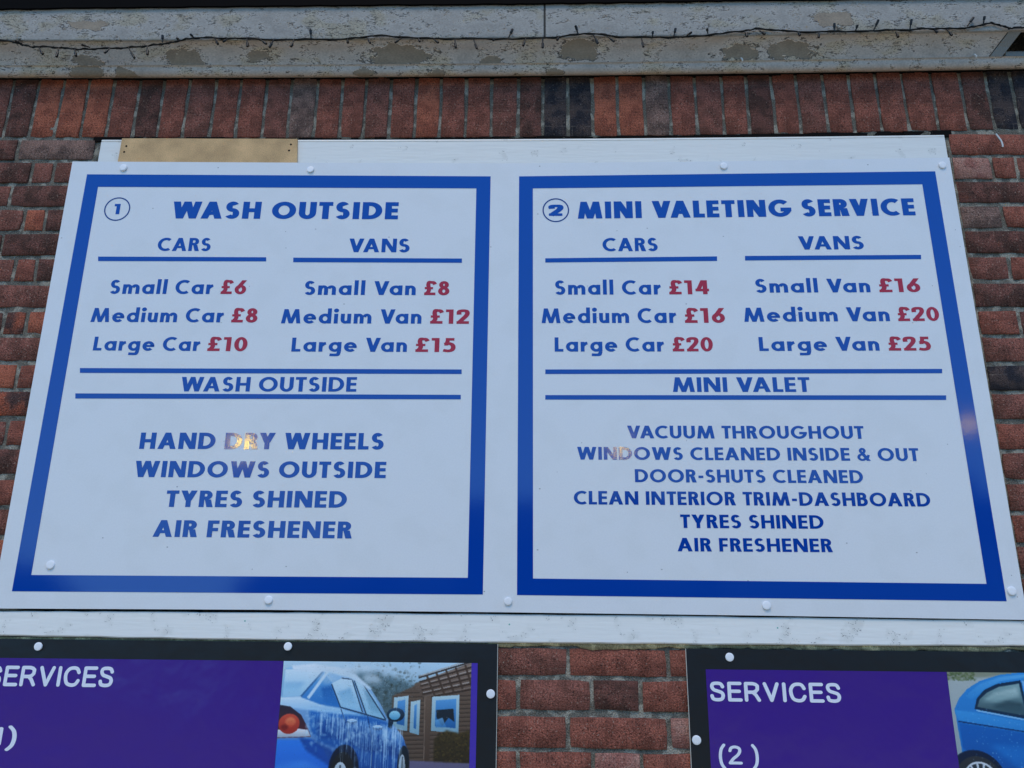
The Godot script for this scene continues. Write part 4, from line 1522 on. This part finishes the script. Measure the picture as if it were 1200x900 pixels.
func right_picture() -> Image:
	var W := 1000
	var H := 720
	var im := Image.create(W, H, false, Image.FORMAT_RGBA8)
	grid_from = Vector2(490, 390)
	grid_by = Vector2(0.655, 0.655)
	var r := RandomNumberGenerator.new()
	r.seed = 31
	var c := func(h: String) -> Color: return Color(h)
	im.fill(c.call("8f9c9e"))
	fill(im, at_([470, 380, 2100, 380, 2100, 520, 470, 520]), c.call("8b8f78"), c.call("aab2ae"))
	soft(im, at_([470, 430, 760, 405, 760, 720, 470, 900]), c.call("b3bcb8"), c.call("8fa0a6"), 6.0)
	for i in 110:
		soft(im, oval(one(r.randf_range(480, 620), r.randf_range(388, 428)), r.randf_range(2, 6), r.randf_range(2, 4), 7), Color("4c5f34") if i % 2 else Color("8a9468"), Color("566840"), 1.0, r.randf_range(0.3, 0.8))
	# the flank, brightest on the roof and the shoulder
	soft(im, at_([505, 560, 530, 515, 575, 468, 640, 430, 740, 400, 860, 386, 1100, 378, 1400, 398, 1650, 470, 1800, 560, 1900, 700, 1900, 1400, 520, 1400, 515, 800]), c.call("2f90da"), c.call("0a4790"), 1.2)
	soft(im, at_([560, 500, 640, 442, 740, 410, 860, 396, 1400, 400, 1400, 424, 860, 412, 740, 430, 660, 466, 590, 520]), c.call("5cb2ea"), c.call("2f8cd2"), 3.0, 0.9)
	soft(im, at_([505, 565, 600, 575, 800, 610, 1100, 664, 1900, 760, 1900, 800, 1100, 706, 800, 654, 515, 612]), c.call("3a9ade"), c.call("1768b4"), 3.0)
	soft(im, at_([515, 622, 800, 664, 1100, 718, 1900, 820, 1900, 1200, 700, 1000, 620, 800, 520, 740]), c.call("0d62b4"), c.call("083f84"), 4.0)
	soft(im, at_([640, 720, 900, 730, 1300, 830, 1300, 920, 800, 860]), c.call("1f7ccc"), c.call("1264b4"), 18.0, 0.7)
	soft_line(im, one(515, 617), one(800, 658), 4.0, c.call("073468"), 1.2, 0.9)
	soft_line(im, one(800, 658), one(1200, 726), 4.0, c.call("073468"), 1.2, 0.9)
	# glass
	soft(im, at_([598, 560, 614, 512, 655, 472, 720, 443, 832, 425, 846, 604, 740, 587]), c.call("0c2c48"), c.call("0c2c48"), 1.2)
	soft(im, at_([612, 550, 628, 515, 666, 484, 724, 457, 822, 440, 834, 588, 740, 573]), c.call("8db0b0"), c.call("35525c"), 1.5)
	soft(im, at_([640, 520, 700, 482, 810, 458, 816, 500, 700, 530]), c.call("b8d0cc"), c.call("86a8a8"), 7.0, 0.85)
	soft(im, at_([680, 545, 760, 520, 822, 530, 828, 580, 740, 568]), c.call("2c4650"), c.call("3c5c66"), 7.0, 0.8)
	soft(im, at_([846, 424, 1100, 414, 1350, 436, 1500, 518, 1560, 650, 1100, 648, 862, 606]), c.call("0c2c48"), c.call("0c2c48"), 1.2)
	soft(im, at_([866, 438, 1090, 428, 1330, 448, 1470, 520, 1520, 630, 1100, 630, 880, 592]), c.call("8db0b0"), c.call("3f5f6a"), 1.5)
	soft_line(im, one(842, 426), one(858, 604), 7.0, c.call("7fb8e0"), 1.2)
	soft_line(im, one(606, 566), one(846, 610), 5.0, c.call("8cc2e6"), 1.2, 0.9)
	soft_line(im, one(846, 610), one(1200, 664), 5.0, c.call("8cc2e6"), 1.2, 0.9)
	soft(im, oval(one(900, 690), 30, 10), c.call("06305e"), c.call("06305e"), 3.0, 0.8)
	soft(im, oval(one(896, 680), 29, 8), c.call("f2f6f9"), c.call("9cb8cc"), 1.2)
	# wheel
	soft(im, oval(one(565, 882), 88, 90), c.call("0a1e3c"), c.call("070f1c"), 2.0)
	soft(im, oval(one(574, 892), 73, 79), c.call("303338"), c.call("16181b"), 1.5)
	soft(im, oval(one(582, 890), 55, 62), c.call("d6dce0"), c.call("98a2a8"), 1.0)
	soft(im, oval(one(582, 890), 49, 56), c.call("2f353b"), c.call("22272c"), 1.2)
	for i in 15:
		var a := Vector2.from_angle(TAU * i / 15.0)
		soft_line(im, one(582 + a.x * 12, 890 + a.y * 14), one(582 + a.x * 78, 890 + a.y * 88), 6.5, c.call("cfd7db"), 0.9, 0.95)
	soft(im, oval(one(582, 890), 12, 13), c.call("b8c1c6"), c.call("767f86"), 1.0)
	# the lance and its hand grip
	soft(im, at_([680, 915, 780, 826, 846, 828, 880, 850, 800, 920]), c.call("3f90c0"), c.call("1f5a88"), 1.5)
	soft(im, at_([830, 834, 1100, 680, 1140, 716, 862, 872]), c.call("9accea"), c.call("4784b4"), 1.5)
	soft_line(im, one(840, 842), one(1120, 690), 4.0, c.call("e2f2fa"), 1.5, 0.8)
	for i in 260:
		soft(im, oval(one(r.randf_range(560, 1000), r.randf_range(560, 900)), r.randf_range(0.8, 2.6), r.randf_range(0.8, 3.4), 6), Color("cfe8f8"), Color("8cc0e6"), 0.8, r.randf_range(0.1, 0.45))
	im.convert(Image.FORMAT_RGB8)
	grain_over(im, 9)
	return im


# ---------------------------------------------------------------- eaves, fairy lights, gutter

func sweep(xa: Array, prof: Array, v_range: Vector2) -> ArrayMesh:
	# a moulding along x; each profile point is (z, y), from its top edge to its lower edge. xa gives the two ends at every profile point
	var st := st_new()
	var total := 0.0
	var at := [0.0]
	for i in prof.size() - 1:
		total += prof[i].distance_to(prof[i + 1])
		at.append(total)
	var n := 180
	for i in prof.size():
		for j in n + 1:
			var x := lerpf(xa[i][0], xa[i][1], float(j) / n)
			st.set_smooth_group(1)
			st.set_uv(Vector2((x - CORNICE_X0) / CORNICE_LEN, lerpf(v_range.x, v_range.y, at[i] / total)))
			st.add_vertex(Vector3(x, prof[i].y + 0.6 * bow(clampf(x, -1.9, 1.9)), prof[i].x))
	for i in prof.size() - 1:
		for j in n:
			var a := i * (n + 1) + j
			for k in [a, a + 1, a + n + 2, a, a + n + 2, a + n + 1]:
				st.add_index(k)
	st.generate_normals()
	st.generate_tangents()
	return st.commit()

func ends(n: int, x0 := -4.6, x1 := 4.6) -> Array:
	var a := []
	for i in n:
		a.append([x0, x1])
	return a

func build_eaves() -> void:
	var at := Vector3(0, BASE + 0.87, 0)
	var e := thing("eaves_cornice", "old grey-white timber cornice with flaking paint under the gutter", "cornice", at)
	var off := Vector3(0, BASE, 0) - at
	var fascia := [Vector2(0.080, 1.20), Vector2(0.080, 1.09), Vector2(0.080, 1.04), Vector2(0.080, 0.99), Vector2(0.080, 0.955), Vector2(0.0795, 0.952), Vector2(0.078, 0.9495), Vector2(0.072, 0.9490)]
	part("fascia_board", sweep(ends(8), fascia, Vector2(-0.46, 0.50)), M.cornice, e, off)
	var cove := [Vector2(0.0745, 0.9500), Vector2(0.0715, 0.9480), Vector2(0.064, 0.9420), Vector2(0.055, 0.9330), Vector2(0.046, 0.9215), Vector2(0.038, 0.9095), Vector2(0.033, 0.9015), Vector2(0.0325, 0.8995)]
	var xe := []
	for p in cove:
		xe.append([-4.6, remap(p.y, 0.8995, 0.950, 1.352, 1.392)])
	part("cove_moulding", sweep(xe, cove, V_COVE), M.cornice, e, off)
	part("cove_moulding", sweep(ends(8, 1.60, 4.6), cove, V_COVE), M.cornice, e, off)
	var bead := [Vector2(0.034, 0.9005), Vector2(0.031, 0.8995), Vector2(0.0290, 0.8965), Vector2(0.0285, 0.891), Vector2(0.026, 0.885), Vector2(0.022, 0.880), Vector2(0.0165, 0.8765), Vector2(0.012, 0.8765), Vector2(-0.015, 0.8935)]
	part("bead_moulding", sweep(ends(9), bead, V_BEAD), M.cornice, e, off)
	# the mitred end strip and the open corner beyond it
	var b2 := bow(1.38) * 0.6
	var slope := [Vector2(0.0325, 0.8995), Vector2(0.046, 0.9215), Vector2(0.0745, 0.950)]
	var st := st_new()
	for i in 2:
		var p: Vector2 = slope[i]
		var q: Vector2 = slope[i + 1]
		var x0 := remap(p.y, 0.8995, 0.950, 1.355, 1.395)
		var x1 := remap(q.y, 0.8995, 0.950, 1.355, 1.395)
		var w0 := 0.034
		quad(st, Vector3(x1, q.y + b2, q.x + 0.002), Vector3(x1 + w0, q.y + b2, q.x + 0.002), Vector3(x0 + w0, p.y + b2, p.x + 0.002), Vector3(x0, p.y + b2, p.x + 0.002))
		quad(st, Vector3(x1 + w0, q.y + b2, q.x + 0.002), Vector3(x1 + w0, q.y + b2, q.x - 0.012), Vector3(x0 + w0, p.y + b2, p.x - 0.012), Vector3(x0 + w0, p.y + b2, p.x + 0.002))
		quad(st, Vector3(x1, q.y + b2, q.x - 0.012), Vector3(x1, q.y + b2, q.x + 0.002), Vector3(x0, p.y + b2, p.x + 0.002), Vector3(x0, p.y + b2, p.x - 0.012))
	part("end_batten", done(st), M.batten, e, off)
	part("corner_ledge", box_mesh(Vector3(1.40, 0.9005 + b2, -0.01), Vector3(1.72, 0.922 + b2, 0.031), 0.003), M.batten, e, off)
	st = st_new()
	for x in [0.660, 1.309]:
		var y := 0.9045 + bow(x) * 0.6
		tube(st, [Vector3(x, y, 0.034), Vector3(x, y - 0.003, 0.043), Vector3(x + 0.002, y - 0.010, 0.047), Vector3(x + 0.003, y - 0.013, 0.043)], 0.0022, 6)
	part("cup_hook", done(st), M.hook, e, off)

	var g := thing("roof_board", "black board with a worn uneven lower edge along the top of the cornice", "board", Vector3(0, BASE + 0.98, 0.084))
	var gp := [[-1.840, 1.0568], [-1.464, 1.0584], [-1.214, 1.0594], [-0.842, 1.0601], [-0.473, 1.0600], [0.014, 1.0590], [0.256, 1.0602], [0.496, 1.0621], [0.640, 1.0633], [1.211, 1.0652], [1.798, 1.0668]]
	var edge := []
	for i in gp.size() - 1:
		for k in 12:
			edge.append(Vector2(lerpf(gp[i][0], gp[i + 1][0], k / 12.0), lerpf(gp[i][1], gp[i + 1][1], k / 12.0) + rng.randf_range(-0.0012, 0.0012)))
	edge.append(Vector2(4.6, 1.07))
	edge.append(Vector2(4.6, 1.205))
	edge.append(Vector2(-4.6, 1.205))
	edge.append(Vector2(-4.6, 1.05))
	part("board", slab(edge, 0.0815, 0.088), M.gutter, g, Vector3(0, BASE, 0) - g.position)
	var roof := thing("roof_edge", "dark tiled roof edge above the gutter", "roof", Vector3(0, BASE + 1.20, 0))
	for i in 56:
		var x := -4.6 + i * 0.165
		st = st_new()
		var lo := Vector3(x, 1.205 + BASE, 0.13)
		var hi := Vector3(x + 0.162, 1.60 + BASE, -0.33)
		var t := Vector3(0, 0.012, 0.008)
		quad(st, Vector3(lo.x, hi.y, hi.z) + t, Vector3(hi.x, hi.y, hi.z) + t, Vector3(hi.x, lo.y, lo.z) + t, lo + t)
		quad(st, lo, Vector3(hi.x, lo.y, lo.z), Vector3(hi.x, hi.y, hi.z), Vector3(lo.x, hi.y, hi.z))
		quad(st, lo + t, Vector3(hi.x, lo.y, lo.z) + t, Vector3(hi.x, lo.y, lo.z), lo)
		part("roof_tile", done(st), M.roof, roof, -roof.position)

func build_fairy_lights() -> void:
	var at := Vector3(0, BASE + 0.92, 0.085)
	var f := thing("fairy_lights", "string of small unlit fairy lights on dark green wire along the cornice", "string lights", at)
	var off := Vector3(0, BASE, 0) - at
	var pts := []
	var line := [Vector2(-1.7, 0.951)]
	line.append_array(CABLE)
	line.append(Vector2(1.7, 0.972))
	for i in line.size() - 1:
		var p0: Vector2 = line[maxi(i - 1, 0)]
		var p3: Vector2 = line[mini(i + 2, line.size() - 1)]
		for k in 8:
			var p: Vector2 = line[i].cubic_interpolate(line[i + 1], p0, p3, k / 8.0)
			p.y += rng.randf_range(-0.0012, 0.0012)
			pts.append(Vector3(p.x, p.y, 0.0855 + rng.randf_range(-0.001, 0.001)))
	var st := st_new()
	tube(st, pts, 0.0023, 5)
	var pts2 := []
	for i in pts.size():
		pts2.append(pts[i] + Vector3(0, 0.0035 * sin(i * 0.9), 0.0025 * cos(i * 0.9)))
	tube(st, pts2, 0.0013, 4)
	part("cable", done(st), M.cable, f, off)
	for b in BULBS:
		var a := Vector3(b[0], b[1], 0.0865)
		var c := Vector3(b[2], b[3], 0.0865 + rng.randf_range(0.0, 0.010))
		var d := (c - a)
		st = st_new()
		tube(st, [a, a + d * 0.55], 0.0020, 5)
		tube(st, [a + d * 0.5, a + d * 0.95], 0.0037, 6)
		tube(st, [a + d * 0.95, c], 0.0016, 5)
		part("bulb", done(st), M.bulb, f, off)


# ---------------------------------------------------------------- across the road: what the glossy board reflects

func house(x: float, z: float, w: float, eaves: float, ridge: float, wall: Material, label: String) -> void:
	var h := thing("house", label, "house", Vector3(x, 0, z))
	var d := 7.0
	var st := st_new()
	box(st, Vector3(-w / 2, 0, 0), Vector3(w / 2, eaves, d))
	part("wall", done(st), wall, h)
	st = st_new()
	var o := 0.35
	var A := Vector3(-w / 2 - o, eaves - 0.1, -o)
	var B := Vector3(w / 2 + o, eaves - 0.1, -o)
	var C := Vector3(w / 2 + o, ridge, d / 2)
	var D := Vector3(-w / 2 - o, ridge, d / 2)
	var E := Vector3(-w / 2 - o, eaves - 0.1, d + o)
	var F := Vector3(w / 2 + o, eaves - 0.1, d + o)
	quad(st, A, B, C, D)
	quad(st, D, C, F, E)
	quad(st, E, F, B, A)
	for t in [[A, D, E], [B, F, C]]:
		for v in t:
			st.set_smooth_group(-1)
			st.add_vertex(v)
	var roof := part("roof", done(st), M.roof, h)
	part("chimney", box_mesh(Vector3(w * 0.28, ridge - 0.5, d / 2 - 0.3), Vector3(w * 0.28 + 0.9, ridge + 0.7, d / 2 + 0.3), 0.03), wall, roof)
	var door := part("door", box_mesh(Vector3(-0.45, 0.1, -0.06), Vector3(0.45, 2.1, -0.01), 0.0), M.steel, h)
	part("handle", box_mesh(Vector3(0.3, 1.0, -0.11), Vector3(0.36, 1.14, -0.062)), M.hook, door)
	for i in 4:
		var wx := (-0.36 if i % 2 == 0 else 0.36) * w
		var wy := 0.9 if i < 2 else eaves - 1.75
		if i >= 2 and eaves < 4.0:
			continue
		st = st_new()
		for s in [[-0.8, -0.72, 0, 1.3], [0.72, 0.8, 0, 1.3], [-0.718, 0.718, 0, 0.08], [-0.718, 0.718, 1.22, 1.3], [-0.04, 0.04, 0.082, 1.218]]:
			box(st, Vector3(wx + s[0], wy + s[2], -0.06), Vector3(wx + s[1], wy + s[3], -0.01))
		var win := part("window", done(st), M.window_white, h)
		part("pane", box_mesh(Vector3(wx - 0.718, wy + 0.082, -0.035), Vector3(wx + 0.718, wy + 1.218, -0.02)), M.pane, win)

func street_lamp(x: float, z: float, y: float, bright: float, label: String) -> void:
	var l := thing("street_lamp", label, "street lamp", Vector3(x, 0, z), "street lamps across the road")
	var st := st_new()
	tube(st, [Vector3(0, 0, 0.6), Vector3(0, 1.2, 0.6)], 0.09, 10)
	tube(st, [Vector3(0, 1.2, 0.6), Vector3(0, y + 0.1, 0.6)], 0.055, 10)
	part("post", done(st), M.steel, l)
	st = st_new()
	tube(st, [Vector3(0, y + 0.08, 0.6), Vector3(0, y + 0.18, 0.4), Vector3(0, y + 0.17, 0.0)], 0.03, 8)
	part("arm", done(st), M.steel, l)
	part("lamp_head", box_mesh(Vector3(-0.17, y + 0.10, -0.2), Vector3(0.17, y + 0.19, 0.2), 0.02), M.steel, l)
	var glow: StandardMaterial3D = M.lamp.duplicate()
	glow.emission_energy_multiplier = 20.0 * bright
	part("lamp_glass", box_mesh(Vector3(-0.11, y - 0.05, -0.11), Vector3(0.11, y + 0.098, 0.11), 0.02), glow, l)
	var o := OmniLight3D.new()
	o.name = "lamp_light"
	o.position = Vector3(0, y, -0.25)
	o.light_color = Color(1.0, 0.87, 0.25)
	o.light_energy = 0.5 * bright
	o.light_size = 0.11
	o.omni_range = 40.0
	o.omni_attenuation = 2.0
	o.shadow_enabled = true
	l.add_child(o)

func build_surroundings() -> void:
	var g := PlaneMesh.new()
	g.size = Vector2(400, 400)
	structure("ground", g, M.asphalt)
	structure("pavement", box_mesh(Vector3(-60, -0.05, 20.6), Vector3(60, 0.12, 24.5)), M.paving)
	structure("bounce_forecourt", box_mesh(Vector3(-30, -0.05, 0.05), Vector3(30, 0.004, 12.0)), M.warm_bounce_ground)  # unseen pale ground, added to bounce warm light onto the cornice
	structure("road", box_mesh(Vector3(-60, -0.05, 13.0), Vector3(60, 0.004, 20.59)), M.asphalt)
	house(0.6, 27.0, 11.6, 4.9, 6.7, M.house_wall, "brick house with a dark roof across the road, directly opposite the board")
	house(12.8, 27.0, 13.0, 5.0, 7.0, M.house_render, "rendered house with a dark roof across the road, to the right of the brick one")
	house(-8.2, 28.0, 4.6, 2.6, 4.4, M.house_wall, "low brick outbuilding with a dark roof beside the brick house across the road")
	house(-27.0, 30.0, 12.0, 2.7, 4.3, M.house_render, "low rendered bungalow across the road, left of the brick house")
	# three street lamps, lit at dusk
	street_lamp(-8.361, 21.5, 6.817, 1.90, "left-hand lit orange street lamp across the road, seen only as a glint in the board")
	street_lamp(2.607, 21.5, 6.763, 0.80, "middle lit orange street lamp across the road, seen only as a glint in the board")
	street_lamp(12.578, 21.5, 7.487, 0.30, "right-hand lit orange street lamp across the road, seen only as a glint in the board")


func _ready() -> void:
	# camera
	var cam := Camera3D.new()
	cam.name = "camera"
	cam.fov = CAM_FOV
	cam.near = 0.05
	cam.far = 600.0
	add_child(cam)
	cam.transform = Transform3D(Basis(CAM_RIGHT, CAM_UP, CAM_BACK), CAM_AT + Vector3(0, BASE, 0))
	cam.current = true
	# a clear dusk sky after the sun has gone: the light comes from the sky in front of the wall
	var env := Environment.new()
	var sky := Sky.new()
	var sm := ProceduralSkyMaterial.new()
	sm.sky_top_color = Color(0.24, 0.58, 0.94)
	sm.sky_horizon_color = Color(0.60, 0.86, 0.99)
	sm.sky_energy_multiplier = 1.04
	sm.sky_curve = 0.22
	sm.ground_bottom_color = Color(0.16, 0.16, 0.17)
	sm.ground_horizon_color = Color(0.40, 0.42, 0.45)
	sky.sky_material = sm
	env.background_mode = Environment.BG_SKY
	env.sky = sky
	env.background_energy_multiplier = 1.0
	env.tonemap_mode = Environment.TONE_MAPPER_LINEAR
	env.tonemap_exposure = 1.33
	env.sdfgi_enabled = true
	env.ssao_enabled = true
	env.ssil_enabled = true
	var we := WorldEnvironment.new()
	we.name = "world_environment"
	we.environment = env
	add_child(we)
	var sun := DirectionalLight3D.new()
	sun.name = "sun"
	sun.light_energy = 0.36
	sun.light_color = Color(1.0, 0.95, 0.90)
	sun.light_angular_distance = 24.0
	sun.shadow_enabled = true
	add_child(sun)
	sun.look_at_from_position(Vector3(-0.5, 4.4, 2.6), Vector3.ZERO)

	rng.seed = 20
	make_materials()
	build_wall()
	build_frame()
	build_eaves()
	build_surroundings()
	build_board()
	build_banners()
	build_fairy_lights()
